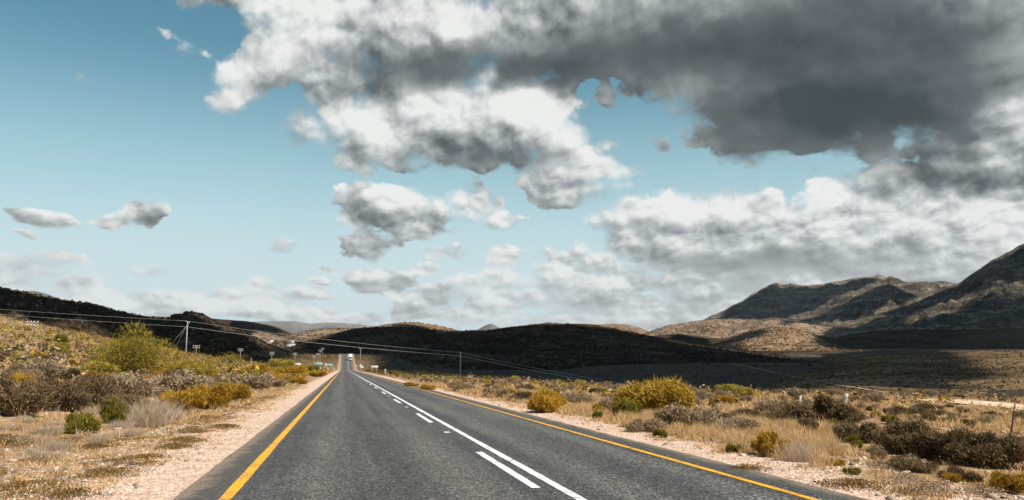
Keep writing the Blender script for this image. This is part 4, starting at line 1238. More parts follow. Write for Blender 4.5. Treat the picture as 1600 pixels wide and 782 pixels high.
def ground_cover(kind, spots, seed, label):
    rng = np.random.default_rng(seed)
    items = []
    for px, py, w, h in spots:
        hit = ground_hit(px, py)
        if hit is None: continue
        p, d = hit
        W = w * d / F_PX
        near, far = ground_hit(px, py + h / 2), ground_hit(px, py - h / 2)
        L = float(np.linalg.norm(far[0] - near[0])) if near and far else W
        L = min(L, 3 * W)
        n = int(1700 * min(3, W * L + 0.3))
        u = rng.normal(size=(n, 2)) * 0.26
        f = unit(p[:2]); s = np.array([f[1], -f[0]])
        q = p[:2] + u[:, :1] * W * s + u[:, 1:] * L * f
        k = fbm(q[:, 0] * 2.2, q[:, 1] * 2.2, 3, seed) > -0.09
        q = q[k]
        z = ground_z(q[:, 0], q[:, 1]) + rng.uniform(0.0, 0.09, len(q)) * np.exp(-3 * (u[k] ** 2).sum(1))
        P = np.column_stack([q, z])
        V, Q = kites(P, unit(rng.normal(size=P.shape) + np.array([0, 0, 0.8])), 0.013, rng, 0.6)
        items.append((V, [Q], np.repeat(rng.uniform(0, 0.9, len(P)), 4)))
    return merge('ground_cover', items, KINDS[kind], label, 'ground cover')

ground_cover('brownmat', [(150, 700, 50, 10), (200, 725, 80, 16), (165, 742, 90, 16), (230, 718, 60, 12), (272, 702, 60, 14), (110, 690, 40, 12), (22, 688, 70, 18), (300, 676, 60, 10)], 5, 'low olive brown mats at the edge of the left gravel')
ground_cover('brownmat', [(40, 765, 120, 22), (330, 655, 90, 12), (290, 690, 60, 10), (370, 640, 80, 10), (410, 622, 60, 8), (120, 775, 90, 16), (350, 668, 50, 7), (1160, 735, 80, 10), (1330, 760, 110, 14), (1440, 772, 90, 12)], 6, 'low rusty mats spreading beside the gravel')
ground_cover('grey', [(30, 690, 60, 20), (1405, 750, 60, 20), (1450, 765, 60, 20), (1540, 770, 70, 14), (1380, 730, 50, 14), (70, 720, 50, 14)], 7, 'low grey green mats among the stones')

def stones(name, n, xr, yr, size, seed, mat, label, power=1.5, clump=0.0):
    x, y, rng = scatter(n, xr[0], xr[1], yr[0], yr[1], seed, power)
    if clump:
        k = fbm(x / 3, y / 3, 4, seed) > clump - 0.12
        x, y = x[k], y[k]
    m = len(x)
    z = ground_z(x, y)
    ico = np.array([(0,0,1),(.89,0,.45),(.28,.85,.45),(-.72,.53,.45),(-.72,-.53,.45),(.28,-.85,.45),(.72,.53,-.45),(-.28,.85,-.45),(-.89,0,-.45),(-.28,-.85,-.45),(.72,-.53,-.45),(0,0,-1)])
    tri = np.array([(0,1,2),(0,2,3),(0,3,4),(0,4,5),(0,5,1),(1,6,2),(2,7,3),(3,8,4),(4,9,5),(5,10,1),(6,7,2),(7,8,3),(8,9,4),(9,10,5),(10,6,1),(11,7,6),(11,8,7),(11,9,8),(11,10,9),(11,6,10)])
    s = size[0] + (size[1] - size[0]) * rng.uniform(0, 1, m) ** 3
    V = ico[None] * rng.uniform(0.6, 1.3, (m, 12, 1)) * (s[:, None, None] * rng.uniform(0.6, 1.2, (m, 1, 3)) * np.array([1, 1, 0.65]))
    V = V + np.stack([x, y, z + s * 0.15], -1)[:, None, :]
    T = tri[None] + np.arange(m)[:, None, None] * 12
    o = link(name, new_mesh(name, V.reshape(-1, 3), [T.reshape(-1, 3)], mat, np.repeat(rng.uniform(0, 1, m), 12)))
    return tag(o, label, 'stones', kind='stuff')

def stone_material(name, a, b, c):
    m, t = material(name)
    f = t.attr('tint').outputs['Fac']
    pos = t.n('ShaderNodeNewGeometry').outputs['Position']
    f = t.math('ADD', f, t.math('MULTIPLY_ADD', t.noise(pos, 25, 4), 0.6, -0.3))
    t.out(t.bsdf(t.ramp(f, [(0.1, a), (0.5, b), (0.95, c)]), 0.9, 0.15))
    return m
M_STONE = stone_material('field_stone', (0.16, 0.12, 0.085), (0.36, 0.28, 0.205), (0.56, 0.48, 0.40))
M_PEBBLE = stone_material('quartz_pebble', (0.36, 0.25, 0.18), (0.60, 0.45, 0.34), (0.78, 0.67, 0.56))
stones('pebbles', 9000, (-5.4, -2.15), (4.5, 34), (0.008, 0.030), 401, M_PEBBLE, 'pink and white pebbles on the left gravel verge', 1.7)
stones('pebbles', 500, (-4.6, -2.3), (4.5, 40), (0.02, 0.075), 405, M_STONE, 'mixed larger stones on the left gravel verge', 1.4)
stones('pebbles', 500, (6.4, 8.6), (8, 50), (0.02, 0.075), 406, M_STONE, 'mixed larger stones on the right gravel verge', 1.4)
stones('pebbles', 6000, (6.35, 8.8), (8, 40), (0.008, 0.030), 402, M_PEBBLE, 'pink and white pebbles on the right gravel verge', 1.7)
stones('loose_stones', 15000, (-34, -4.4), (5, 60), (0.008, 0.075), 403, M_STONE, 'loose pale stones on the left veld', 1.5, 0.06)
stones('loose_stones', 15000, (8.6, 80), (9, 90), (0.012, 0.13), 404, M_STONE, 'loose pale stones in the field on the right', 1.3, 0.04)

def hill_scrub(idx, n, size, seed, kind, label, per=9):
    V, q = RIDGES[idx]
    rng = np.random.default_rng(seed)
    f = q[rng.integers(0, len(q), n * 3)]
    a, b, c, d = V[f[:, 0]], V[f[:, 1]], V[f[:, 2]], V[f[:, 3]]
    u, v = rng.uniform(0, 1, (len(f), 1)), rng.uniform(0, 1, (len(f), 1))
    P = (a * (1 - u) + b * u) * (1 - v) + (d * (1 - u) + c * u) * v
    area = np.linalg.norm(np.cross(b - a, d - a), axis=1)
    keep = rng.uniform(0, 1, len(f)) < np.clip(area / np.median(area), 0.1, 1) * np.clip(1.3 * (fbm(P[:, 0] / 40, P[:, 1] / 40, 4, seed) + 0.45), 0.1, 1)
    P = P[keep][:n]
    m = len(P)
    w = rng.uniform(size[0], size[1], m) ** 1.0
    i = np.repeat(np.arange(m), per)
    dd = unit(rng.normal(size=(m * per, 3)))
    dd[:, 2] = np.abs(dd[:, 2])
    Q0 = P[i] + dd * w[i][:, None] * np.array([0.5, 0.5, 0.5]) * rng.uniform(0.4, 1, (m * per, 1))
    Vk, Q = kites(Q0, unit(dd + rng.normal(size=dd.shape) * 0.6), 1.0, rng, 0.6)
    Pc = np.repeat(Q0, 4, axis=0)
    Vk = Pc + (Vk - Pc) * np.repeat(0.36 * w[i], 4)[:, None]
    o = link('scrub', new_mesh('scrub', Vk, [Q], KINDS[kind], np.repeat(rng.uniform(0, 1, m * per), 4)))
    return tag(o, label, 'scrub', kind='stuff')
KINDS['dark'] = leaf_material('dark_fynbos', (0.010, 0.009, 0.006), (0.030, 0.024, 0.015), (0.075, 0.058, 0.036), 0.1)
KINDS['dun'] = leaf_material('dun_fynbos', (0.030, 0.022, 0.013), (0.10, 0.072, 0.042), (0.22, 0.165, 0.10), 0.1)
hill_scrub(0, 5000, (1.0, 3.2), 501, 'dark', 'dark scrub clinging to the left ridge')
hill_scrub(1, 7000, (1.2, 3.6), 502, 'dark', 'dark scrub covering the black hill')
hill_scrub(len(RIDGES) - 1, 6500, (0.4, 1.7), 503, 'dun', 'dull brown scrub over the grassy rise at the right edge')
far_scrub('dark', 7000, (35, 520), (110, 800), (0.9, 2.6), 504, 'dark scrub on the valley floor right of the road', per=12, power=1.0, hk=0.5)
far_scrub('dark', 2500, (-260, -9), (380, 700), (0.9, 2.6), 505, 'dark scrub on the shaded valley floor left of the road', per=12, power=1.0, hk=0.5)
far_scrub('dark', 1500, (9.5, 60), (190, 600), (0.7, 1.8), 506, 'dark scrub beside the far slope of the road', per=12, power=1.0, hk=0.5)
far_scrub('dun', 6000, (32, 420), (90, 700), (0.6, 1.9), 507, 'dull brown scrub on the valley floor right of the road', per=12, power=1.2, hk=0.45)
far_scrub('golden', 1800, (-75, -6), (200, 590), (0.6, 1.8), 508, 'golden scrub on the far bank left of the road', per=14, power=0.9)
far_scrub('olive', 1300, (-80, -7), (200, 590), (0.8, 2.2), 509, 'yellow green scrub on the far bank left of the road', per=14, power=0.9)
far_scrub('brown', 1600, (-85, -8), (220, 590), (0.7, 1.9), 510, 'brown scrub on the far bank left of the road', per=14, power=0.9)
far_scrub('golden', 700, (8.5, 27), (200, 590), (0.5, 1.5), 511, 'golden scrub on the far bank right of the road', per=14, power=0.9)
far_scrub('brown', 900, (9, 30), (200, 590), (0.6, 1.7), 512, 'brown scrub on the far bank right of the road', per=14, power=0.9)
hill_scrub(11, 4000, (2.0, 6.5), 521, 'dun', 'brown scrub over the rounded hill with the orange slope', per=7)
hill_scrub(2, 3000, (1.5, 5.0), 522, 'dun', 'brown scrub over the rounded tan hilltop', per=7)
hill_scrub(3, 3500, (2.0, 7.0), 523, 'dun', 'brown scrub over the low tan hills', per=7)
hill_scrub(9, 5000, (3.0, 11.0), 524, 'dun', 'brown scrub over the sunlit foothills', per=7)


# ------------------------------------------------------------------ poles and wires
M_POLE = simple_mat('weathered_pole', (0.40, 0.35, 0.29), 0.85, 0.15, scale=3)
M_INSUL = simple_mat('white_porcelain', (0.78, 0.77, 0.74), 0.35, 0.5, var=0.05)
M_STEEL = simple_mat('galvanised_steel', (0.50, 0.51, 0.51), 0.5, 0.4, metal=0.3)
M_CABLE = simple_mat('aluminium_cable', (0.66, 0.65, 0.62), 0.5, 0.5, metal=0.2, var=0.05)
M_POSTWOOD = simple_mat('grey_post_wood', (0.46, 0.41, 0.34), 0.9, 0.1, scale=14)
M_SIGNWHITE = simple_mat('white_sign_face', (0.60, 0.60, 0.57), 0.5, 0.3, var=0.06)
M_SIGNGREEN = simple_mat('pale_green_sign_face', (0.22, 0.40, 0.39), 0.5, 0.3, var=0.08)
M_SIGNBACK = simple_mat('sign_edge', (0.33, 0.34, 0.34), 0.6, 0.3)
M_RED = simple_mat('red_border', (0.45, 0.05, 0.04), 0.5, 0.3, var=0.08)
M_BLACK = simple_mat('black_paint', (0.02, 0.02, 0.02), 0.5, 0.3)

def utility_pole(px, py, depth, label, arms, rz, group=None, guys=(), arm_w=2.4, rad=0.13, big=False):
    top = ray(px, py) * depth
    zb = float(ground_z(top[0], top[1]))
    h = top[2] - zb
    if h < 3: h = 3.0
    o = empty('utility_pole' if big else 'telephone_pole', (top[0], top[1], zb), rz)
    tag(o, label, 'pole', group)
    MB().tube([(0, 0, -0.3), (0, 0, h * 0.5), (0, 0, h)], [rad, rad * 0.88, rad * 0.75], 10).build('pole', M_POLE, o, smooth=True)
    for dz in arms:
        z = h - dz
        a = MB().box((0, -rad - 0.04, z), (arm_w, 0.10, 0.13), 0.02).build('crossarm', M_POLE, o)
        n = 4 if not big else 2
        for k in range(n):
            x = (k - (n - 1) / 2) * arm_w * (0.92 if big else 0.29)
            m = MB().tube([(x, -rad - 0.04, z + 0.06), (x, -rad - 0.04, z + 0.12), (x, -rad - 0.04, z + 0.16), (x, -rad - 0.04, z + 0.30), (x, -rad - 0.04, z + 0.34)], [0.03, 0.03, 0.09, 0.11, 0.05], 8)
            m.build('insulator', M_INSUL, a)
        MB().tube([(-arm_w * 0.3, -rad - 0.02, z), (0, -rad, z - 0.6)], 0.025, 5).build('brace', M_STEEL, o)
        MB().tube([(arm_w * 0.3, -rad - 0.02, z), (0, -rad, z - 0.6)], 0.025, 5).build('brace', M_STEEL, o)
    for gx, gy in guys:
        w = np.array([gx, gy])
        c, s = math.cos(rz), math.sin(rz)
        wx, wy = top[0] + c * gx - s * gy, top[1] + s * gx + c * gy
        zz = float(ground_z(wx, wy)) - zb
        MB().tube([(0, 0, h - 0.8), (gx, gy, zz - 0.1)], 0.022, 5).build('guy_wire', M_CABLE, o)
    return o, top, h

line_rz = R(6)
pl, top_l, h_l = utility_pole(293, 502.5, 185, 'tall wooden utility pole with one crossarm and guy wires left of the road', (0.35,), R(80), guys=((5.5, 6.0), (2.0, 6.5)), big=True, arm_w=1.6, rad=0.15)
pr, top_r, h_r = utility_pole(719.5, 552, 175, 'plain wooden utility pole standing on the bank right of the road', (), R(80), big=True, rad=0.15)
MB().tube([(0, 0, h_r - 0.05), (0, 0, h_r + 0.12), (0, 0, h_r + 0.28)], [0.04, 0.10, 0.05], 8).build('insulator', M_INSUL, pr)
MB().box((0, -0.17, h_r - 0.9), (0.5, 0.10, 0.10), 0.02).build('crossarm', M_POLE, pr)
pn, top_n, h_n = utility_pole(1012, 606, 150, 'wooden utility pole hidden behind the largest golden olive bush', (), R(80), big=True, rad=0.15)

def wire(a, b, sag, label, r=0.017):
    t = np.linspace(0, 1, 40)[:, None]
    p = a + (b - a) * t
    p[:, 2] -= sag * 4 * (t[:, 0] * (1 - t[:, 0]))
    o = MB().tube(p, r, 5).build('power_cable', M_CABLE)
    return tag(o, label, 'cable', 'cables of the power line across the road')
dl = ray(-260, 468) * 205
zg = float(ground_z(dl[0], dl[1]))
wire(dl + np.array([0, 0, 1.1]), top_l + np.array([0, -0.6, 0.1]), 0.5, 'upper pale cable running from the left edge to the crossarm pole')
wire(dl, ray(293, 511) * 184.6, 0.5, 'lower pale cable running from the left edge to the crossarm pole')
wire(top_l + np.array([0, 0.6, 0.1]), ray(719.5, 551.2) * 174.8, 0.6, 'upper pale cable crossing over the road between two poles', 0.018)
wire(ray(293, 511) * 184.4, ray(719.5, 556.2) * 174.6, 0.6, 'lower pale cable crossing over the road between two poles', 0.025)
wire(ray(719.5, 551.2) * 174.8, ray(1012, 605.5) * 149.8, 0.35, 'upper pale cable falling from the right pole behind the bush', 0.018)
wire(ray(719.5, 556.2) * 174.6, ray(1012, 609.5) * 149.7, 0.35, 'lower pale cable falling from the right pole behind the bush', 0.025)

TELE = [(52, 502.5, 165, 'telephone pole with two white insulator arms alone on the dry hillside at the left edge'),
        (307, 540, 275, 'telephone pole with two insulator arms just right of the tall crossarm pole'),
        (376, 545, 325, 'telephone pole with two insulator arms above the round green bush'),
        (425, 551, 360, 'telephone pole with two insulator arms over the yellowish roadside bush'),
        (461, 552, 395, 'telephone pole with two insulator arms rising behind the white box sign'),
        (490.7, 556, 440, 'nearest telephone pole in the far cluster left of the road'),
        (496.7, 552.6, 470, 'second telephone pole in the far cluster left of the road'),
        (500.6, 547, 505, 'third telephone pole in the far cluster left of the road'),
        (504.2, 544, 530, 'farthest and tallest telephone pole in the far cluster left of the road')]
for px, py, dep, lab in TELE:
    utility_pole(px, py, dep, lab, (0.25, 0.95), R(-12 if px < 100 else -8), 'telephone poles along the left of the road', arm_w=2.5 if px < 350 else 2.2, rad=0.10)
utility_pole(563.5, 545, 480, 'distant telephone pole right of the road beyond the truck', (0.25,), R(-8), 'telephone poles right of the road', arm_w=1.8, rad=0.13)

# ------------------------------------------------------------------ road signs
def face_cam(x, y):
    return -math.atan2(x, y)

def board_sign(px, py, depth, w, h, face, label, legs=2, rz=0.0, name='road_sign', edge=True, text=None):
    c = ray(px, py) * depth
    zb = float(ground_z(c[0], c[1]))
    o = empty(name, (c[0], c[1], zb), face_cam(c[0], c[1]) * 0.4 + rz)
    tag(o, label, 'sign')
    zc = c[2] - zb
    if zc - h / 2 < 0.25: zc = 0.25 + h / 2
    xs = (-w * 0.32, w * 0.32) if legs == 2 else (0,)
    for x in xs:
        MB().tube([(x, 0.05, -0.2), (x, 0.05, zc + h * 0.4)], 0.06 if legs == 2 else 0.05, 8).build('post', M_STEEL, o)
    b = MB().box((0, 0, zc), (w, 0.04, h), 0.01).build('board', M_SIGNBACK, o)
    MB().box((0, -0.026, zc), (w - 0.08, 0.012, h - 0.08), 0.004).build('face', face, b)
    return o, zc, b

board_sign(465.6, 569.5, 255, 1.7, 0.75, M_SIGNWHITE, 'small white rectangular box sign left of the road under the telephone poles', legs=1)
o, zc, b = board_sign(497.4, 569, 300, 2.9, 1.15, M_SIGNGREEN, 'pale green direction sign on two posts, nearest on the left')
board_sign(514.5, 570.6, 335, 2.8, 0.9, M_SIGNGREEN, 'smaller pale green sign partly hidden behind the triangular sign')
board_sign(585.3, 573.6, 200, 1.85, 0.62, M_SIGNWHITE, 'white rectangular sign on two legs right of the road')
board_sign(565.6, 574.0, 250, 1.15, 0.55, M_SIGNWHITE, 'small white sign turned sideways on one post right of the road', legs=1, rz=0.5)
board_sign(563.2, 571.2, 275, 0.85, 0.55, M_SIGNWHITE, 'small white sign just behind the sideways sign right of the road', legs=1, rz=0.3)

def triangle_sign(px, py, depth, s, label, red=True):
    c = ray(px, py) * depth
    zb = float(ground_z(c[0], c[1]))
    o = empty('warning_sign', (c[0], c[1], zb), face_cam(c[0], c[1]) * 0.4)
    tag(o, label, 'sign')
    zc = max(c[2] - zb, 0.8 + s * 0.3)
    MB().tube([(0, 0.05, -0.2), (0, 0.05, zc + s * 0.3)], 0.05, 8).build('post', M_STEEL, o)
    def tri(k, y0, y1):
        p = [(-s * 0.5 * k, zc - s * 0.29 * k), (s * 0.5 * k, zc - s * 0.29 * k), (0, zc + s * 0.58 * k)]
        v = [(a, y0, b) for a, b in p] + [(a, y1, b) for a, b in p]
        return MB().add(v, [(0, 1, 4, 3), (1, 2, 5, 4), (2, 0, 3, 5)], [(0, 2, 1), (3, 4, 5)])
    b = tri(1, 0.02, -0.02).build('board', M_RED if red else M_SIGNWHITE, o)
    tri(0.86, -0.021, -0.030).build('face', M_SIGNWHITE, b)
    if red:
        MB().box((0, -0.036, zc), (0.10 * s, 0.008, 0.36 * s), 0.002).build('symbol', M_BLACK, b)
    return o
triangle_sign(509, 570.5, 290, 1.15, 'white triangular warning sign on a post left of the road', False)
triangle_sign(556.3, 572.6, 330, 0.8, 'tiny white triangular sign on the right verge below the truck', False)

def marker_post(px, py_base, depth, h, w, label):
    c = ray(px, py_base) * depth
    zb = float(ground_z(c[0], c[1]))
    o = empty('marker_post', (c[0], c[1], zb))
    tag(o, label, 'post')
    MB().box((0, 0, h / 2), (w, 0.10, h), 0.02).build('post', M_SIGNWHITE, o)
    MB().box((0, -0.056, h * 0.72), (w * 0.7, 0.008, h * 0.16), 0.002).build('stripe', M_BLACK, o)
    return o
marker_post(500.5, 579, 270, 1.5, 0.42, 'white striped marker post under the nearest pale green sign')
marker_post(512.6, 577.5, 310, 1.2, 0.36, 'white striped marker post below the smaller pale green sign')
marker_post(522.5, 571, 400, 1.3, 0.34, 'thin white marker post close to the far left gravel')
marker_post(601.8, 584.5, 190, 1.35, 0.30, 'white marker post right of the two legged sign and dark bush')

# ------------------------------------------------------------------ fence posts
def fence_post(px0, py0, px1, py1, rad, label, mat, group='old fence posts in the field on the right'):
    hit = ground_hit(px0, py0)
    p, d = hit
    top = ray(px1, py1) * d
    z = float(ground_z(p[0], p[1]))
    o = empty('fence_post', (p[0], p[1], z))
    tag(o, label, 'post', group)
    t = top - np.array([p[0], p[1], z])
    MB().tube([-0.12 * t, 0.35 * t + np.array([0.02, 0, 0]), 0.7 * t, t], [rad * 1.05, rad, rad * 0.95, rad * 0.8], 8).build('post', mat, o, smooth=True)
    MB().tube([0.8 * t + np.array([-rad * 1.6, 0, 0]), 0.8 * t + np.array([0, -rad * 1.5, 0.01]), 0.8 * t + np.array([rad * 1.6, 0, 0])], 0.008, 5).build('wire_tie', M_CABLE, o)
    return o
M_RUSTPOST = simple_mat('rusty_iron', (0.10, 0.065, 0.045), 0.8, 0.2)
fence_post(1245, 656, 1251, 619, 0.045, 'thin pale fence post leaning out of the brown shrub', M_POSTWOOD)
fence_post(1318, 634, 1323, 615, 0.115, 'thick whitish leaning fence post, tallest in the field', M_POSTWOOD)
fence_post(1400, 631, 1403, 618, 0.06, 'short grey fence post before the sandy track', M_POSTWOOD)
fence_post(1578, 682, 1586, 631, 0.022, 'thin rusty iron fence standard at the right edge', M_RUSTPOST)
fence_post(769.5, 602, 769.5, 594, 0.07, 'tiny post on the bank just right of the plain utility pole', M_POSTWOOD, 'small posts beside the road')
fence_post(392.5, 570, 392.5, 560, 0.07, 'tiny white post in the scrub left of the yellowish bush', M_SIGNWHITE, 'small posts beside the road')
fence_post(435, 580, 435, 573, 0.06, 'tiny pale post at the foot of the yellowish bush', M_SIGNWHITE, 'small posts beside the road')

# ------------------------------------------------------------------ bare branches
def branch(name, px, py, strokes, rad, mat, label, cat):
    p, d = ground_hit(px, py)
    z = float(ground_z(p[0], p[1]))
    o = empty(name, (p[0], p[1], z))
    tag(o, label, cat)
    rng = np.random.default_rng(int(px))
    base = np.array([p[0], p[1], z])
    f = unit(p[:2])
    for st in strokes:
        pts = []
        for k, (a, b) in enumerate(st):
            q = ray(a, b) * d - base
            q[:2] += f * rng.normal() * 0.12
            pts.append(q)
        pts = np.array(pts)
        tt = np.linspace(0, 1, len(pts)); t2 = np.linspace(0, 1, len(pts) * 4)
        pts = np.stack([np.interp(t2, tt, pts[:, i]) for i in range(3)], -1) + rng.normal(size=(len(t2), 3)) * 0.006
        MB().tube(pts, np.linspace(rad, rad * 0.4, len(pts)), 6).build('branch', mat, o, smooth=True)
    return o
branch('dead_branch', 1046, 660, [[(1046, 664), (1047, 645), (1049, 632), (1056, 628)], [(1049, 634), (1060, 640), (1072, 644), (1080, 651)], [(1056, 641), (1058, 632), (1062, 627)], [(1047, 646), (1054, 642), (1062, 641)]],
       0.035, M_DEADWOOD, 'bleached bare branches sticking out of the grey shrub on the right', 'branch')

def log_on_ground(pts_px, rad, mat, label, name='fallen_branch'):
    P = []
    for px, py in pts_px:
        h = ground_hit(px, py)
        P.append(h[0] + np.array([0, 0, rad * 0.7]))
    P = np.array(P)
    base = P[0].copy()
    o = empty(name, base)
    tag(o, label, 'branch')
    rng = np.random.default_rng(int(pts_px[0][0]) + 5)
    tt = np.linspace(0, 1, len(P)); t2 = np.linspace(0, 1, 26)
    Q = np.stack([np.interp(t2, tt, P[:, i]) for i in range(3)], -1)
    Q[:, 2] = ground_z(Q[:, 0], Q[:, 1]) + rad * 0.6
    Q = Q + rng.normal(size=Q.shape) * rad * 0.25 - base
    MB().tube(Q, rad * (0.55 + 0.5 * np.sin(np.linspace(0.3, 3.0, 26))) * rng.uniform(0.8, 1.2, 26), 8).build('limb', mat, o, smooth=True)
    for k in (7, 13, 19):
        a = Q[k]
        MB().tube([a, a + np.array([rng.normal() * 0.1, rng.normal() * 0.15, 0.10]), a + np.array([rng.normal() * 0.25, rng.normal() * 0.3, 0.14])], [rad * 0.4, rad * 0.3, rad * 0.1], 6).build('twig', mat, o)
    return o
log_on_ground([(62, 642), (78, 650), (92, 657)], 0.02, M_DEADWOOD, 'thin bleached stick under the brown shrubs on the left', 'fallen_stick')

# ------------------------------------------------------------------ single pale rocks
def rock(px, py, w, h, label, seed, mat=M_STONE):
    p, d = ground_hit(px, py)
    W, H = w * d / F_PX, h * d / F_PX
    rng = np.random.default_rng(seed)
    n, m = 14, 9
    V = []
    for i in range(m):
        th = math.pi * i / (m - 1)
        for j in range(n):
            ph = 2 * math.pi * j / n
            u = np.array([math.sin(th) * math.cos(ph), math.sin(th) * math.sin(ph), math.cos(th)])
            u = np.sign(u) * np.abs(u) ** 0.72
            k = 1 + 0.35 * float(fbm(np.array([u[0] * 1.3 + seed]), np.array([u[1] * 1.3 + u[2] * 2.1]), 4, seed)[0])
            V.append(u * k * np.array([W / 2, W / 2, H * 0.6]))
    q = [(i * n + j, i * n + (j + 1) % n, (i + 1) * n + (j + 1) % n, (i + 1) * n + j) for i in range(m - 1) for j in range(n)]
    o = link('rock', new_mesh('rock', V, [np.array(q)[:, ::-1]], mat, np.full(len(V), rng.uniform(0.45, 0.95))), None, (p[0], p[1], float(ground_z(p[0], p[1])) + H * 0.3))
    o.rotation_euler = (0, 0, rng.uniform(0, 6))
    return tag(o, label, 'rock')
for a in [(1543, 743, 10, 9, 'square white block of stone before the dark thicket on the right'), (1480, 748, 12, 5, 'flat pale rock left of the white block'),
          (184, 672, 14, 4, 'flat white rock at the foot of the upper bright green bush'), (40, 652, 10, 5, 'pale rock under the dark shrub at the left edge'),
          (105, 648, 8, 4, 'small pale rock left of the thin bleached stick'), (1138, 690, 12, 4, 'flat pale rock in the straw left of the bright golden bush'),
          (1280, 690, 9, 5, 'pale rock below the tall dark shrub on the right'), (1372, 684, 12, 7, 'pale bushy looking rock at the left end of the thicket'),
          (1250, 672, 10, 4, 'flat pale rock between the fence post shrub and the tall shrub'), (1282, 727, 9, 4, 'pale rock beside the small golden bush on bare ground'),
          (20, 722, 12, 5, 'pale rock on the dry grass near the lower left edge'), (1574, 748, 16, 4, 'long flat pale rock right of the white block')]:
    rock(*a, seed=int(a[0]))

# ------------------------------------------------------------------ sandy track in the field on the right
M_SAND = simple_mat('pale_sand', (0.56, 0.43, 0.30), 0.95, 0.05, var=0.12, scale=0.6)
M_DIRT = simple_mat('pale_dirt', (0.30, 0.225, 0.15), 0.95, 0.05, var=0.3, scale=0.15)
def track(edges, lift, label, mat=None):
    e = np.array(edges, float)
    px = np.arange(e[0, 0], e[-1, 0] + 0.1, 4.0)
    a, b = np.interp(px, e[:, 0], e[:, 1]), np.interp(px, e[:, 0], e[:, 2])
    wob = 0.35 * fbm(px / 9.0, px * 0, 4, 77)
    rows = []
    for k in range(len(px)):
        h0, h1 = scene_hit(px[k], a[k] + wob[k]), scene_hit(px[k], b[k] - wob[k])
        if h0 is None or h1 is None or h0[1] > 2.2 * h1[1]: continue
        rows.append([h1[0] + (h0[0] - h1[0]) * s for s in np.linspace(0, 1, 6)])
    V = np.array(rows)
    V = V.reshape(-1, 3)
    V[:, 2] += lift
    n = 6
    i, j = np.meshgrid(np.arange(len(rows) - 1), np.arange(n - 1), indexing='ij')
    q = (i * n + j).ravel()
    o = link('path', new_mesh('path', V, [np.stack([q, q + n, q + n + 1, q + 1], -1)], mat or M_SAND, smooth=True))
    return tag(o, label, 'path', kind='structure')
track([(1425, 626.5, 628), (1470, 626, 630), (1510, 627, 634), (1560, 631, 639), (1640, 640, 650), (1720, 650, 664)], 0.12, 'pale sandy track curving through the field at the right edge')
track([(1143, 569, 569.8), (1165, 572, 572.9), (1200, 580, 580.7), (1240, 589, 590.0), (1275, 594.5, 595.4), (1310, 602.5, 603.8), (1345, 607, 608.6), (1385, 614, 615.4)], 0.25, 'thin pale farm track climbing along the dark hill', M_DIRT)

# ------------------------------------------------------------------ oncoming truck
M_TRUCK = simple_mat('white_truck_paint', (0.78, 0.78, 0.76), 0.35, 0.5, var=0.04)
M_TARP = simple_mat('pale_trailer_panel', (0.66, 0.66, 0.64), 0.6, 0.3, var=0.05)
M_GLASS = simple_mat('dark_glass', (0.02, 0.025, 0.03), 0.08, 0.6, var=0.0)
M_TYRE = simple_mat('tyre_rubber', (0.02, 0.02, 0.02), 0.9, 0.2)
M_GRILLE = simple_mat('dark_grille', (0.03, 0.03, 0.03), 0.6, 0.3)
M_LAMP = simple_mat('headlamp_glass', (0.75, 0.75, 0.70), 0.15, 0.6, var=0.0)
ty = 545.0
tx = 4.35
trk = empty('box_truck', (tx, ty, float(road_z(ty)) + 0.01))
trk.rotation_euler = (math.atan(0.06), 0, 0)
trk.scale = (0.96, 0.96, 1.0)
tag(trk, 'white box truck coming up the far slope in the right hand lane', 'truck')
MB().box((0, 4.6, 0.95), (0.9, 9.4, 0.25)).build('chassis', M_GRILLE, trk)
cab = MB().box((0, 0.95, 1.75), (2.45, 1.9, 2.2), 0.14).build('cab', M_TRUCK, trk)
MB().box((0, -0.012, 2.28), (2.1, 0.03, 0.78), 0.012).build('windscreen', M_GLASS, cab)
MB().box((0, -0.014, 1.35), (1.5, 0.04, 0.5), 0.012).build('grille', M_GRILLE, cab)
for s in (-1, 1):
    MB().box((s * 1.236, 0.85, 2.25), (0.02, 0.9, 0.7)).build('side_window', M_GLASS, cab)
    MB().box((s * 1.42, 0.05, 2.2), (0.16, 0.10, 0.5), 0.03).build('mirror', M_GRILLE, cab)
    MB().box((s * 0.92, -0.05, 0.88), (0.36, 0.06, 0.20), 0.02).build('headlight', M_LAMP, trk)
MB().box((0, -0.02, 0.72), (2.4, 0.24, 0.34), 0.05).build('bumper', M_TRUCK, trk)
bx = MB().box((0, 5.9, 2.55), (2.55, 7.6, 2.75), 0.05).build('cargo_box', M_TARP, trk)
for s in (-1, 1):
    MB().box((s * 1.28, 5.9, 1.14), (0.03, 7.4, 0.12)).build('side_rail', M_GRILLE, bx)
for y in (1.0, 7.6, 8.8):
    for s in (-1, 1):
        w = MB().disc((s * 1.02, y, 0.5), 0.5, 0.32, 18).build('wheel', M_TYRE, trk)
        MB().disc((s * 1.19, y, 0.5), 0.26, 0.03, 14).build('rim', M_STEEL, w)

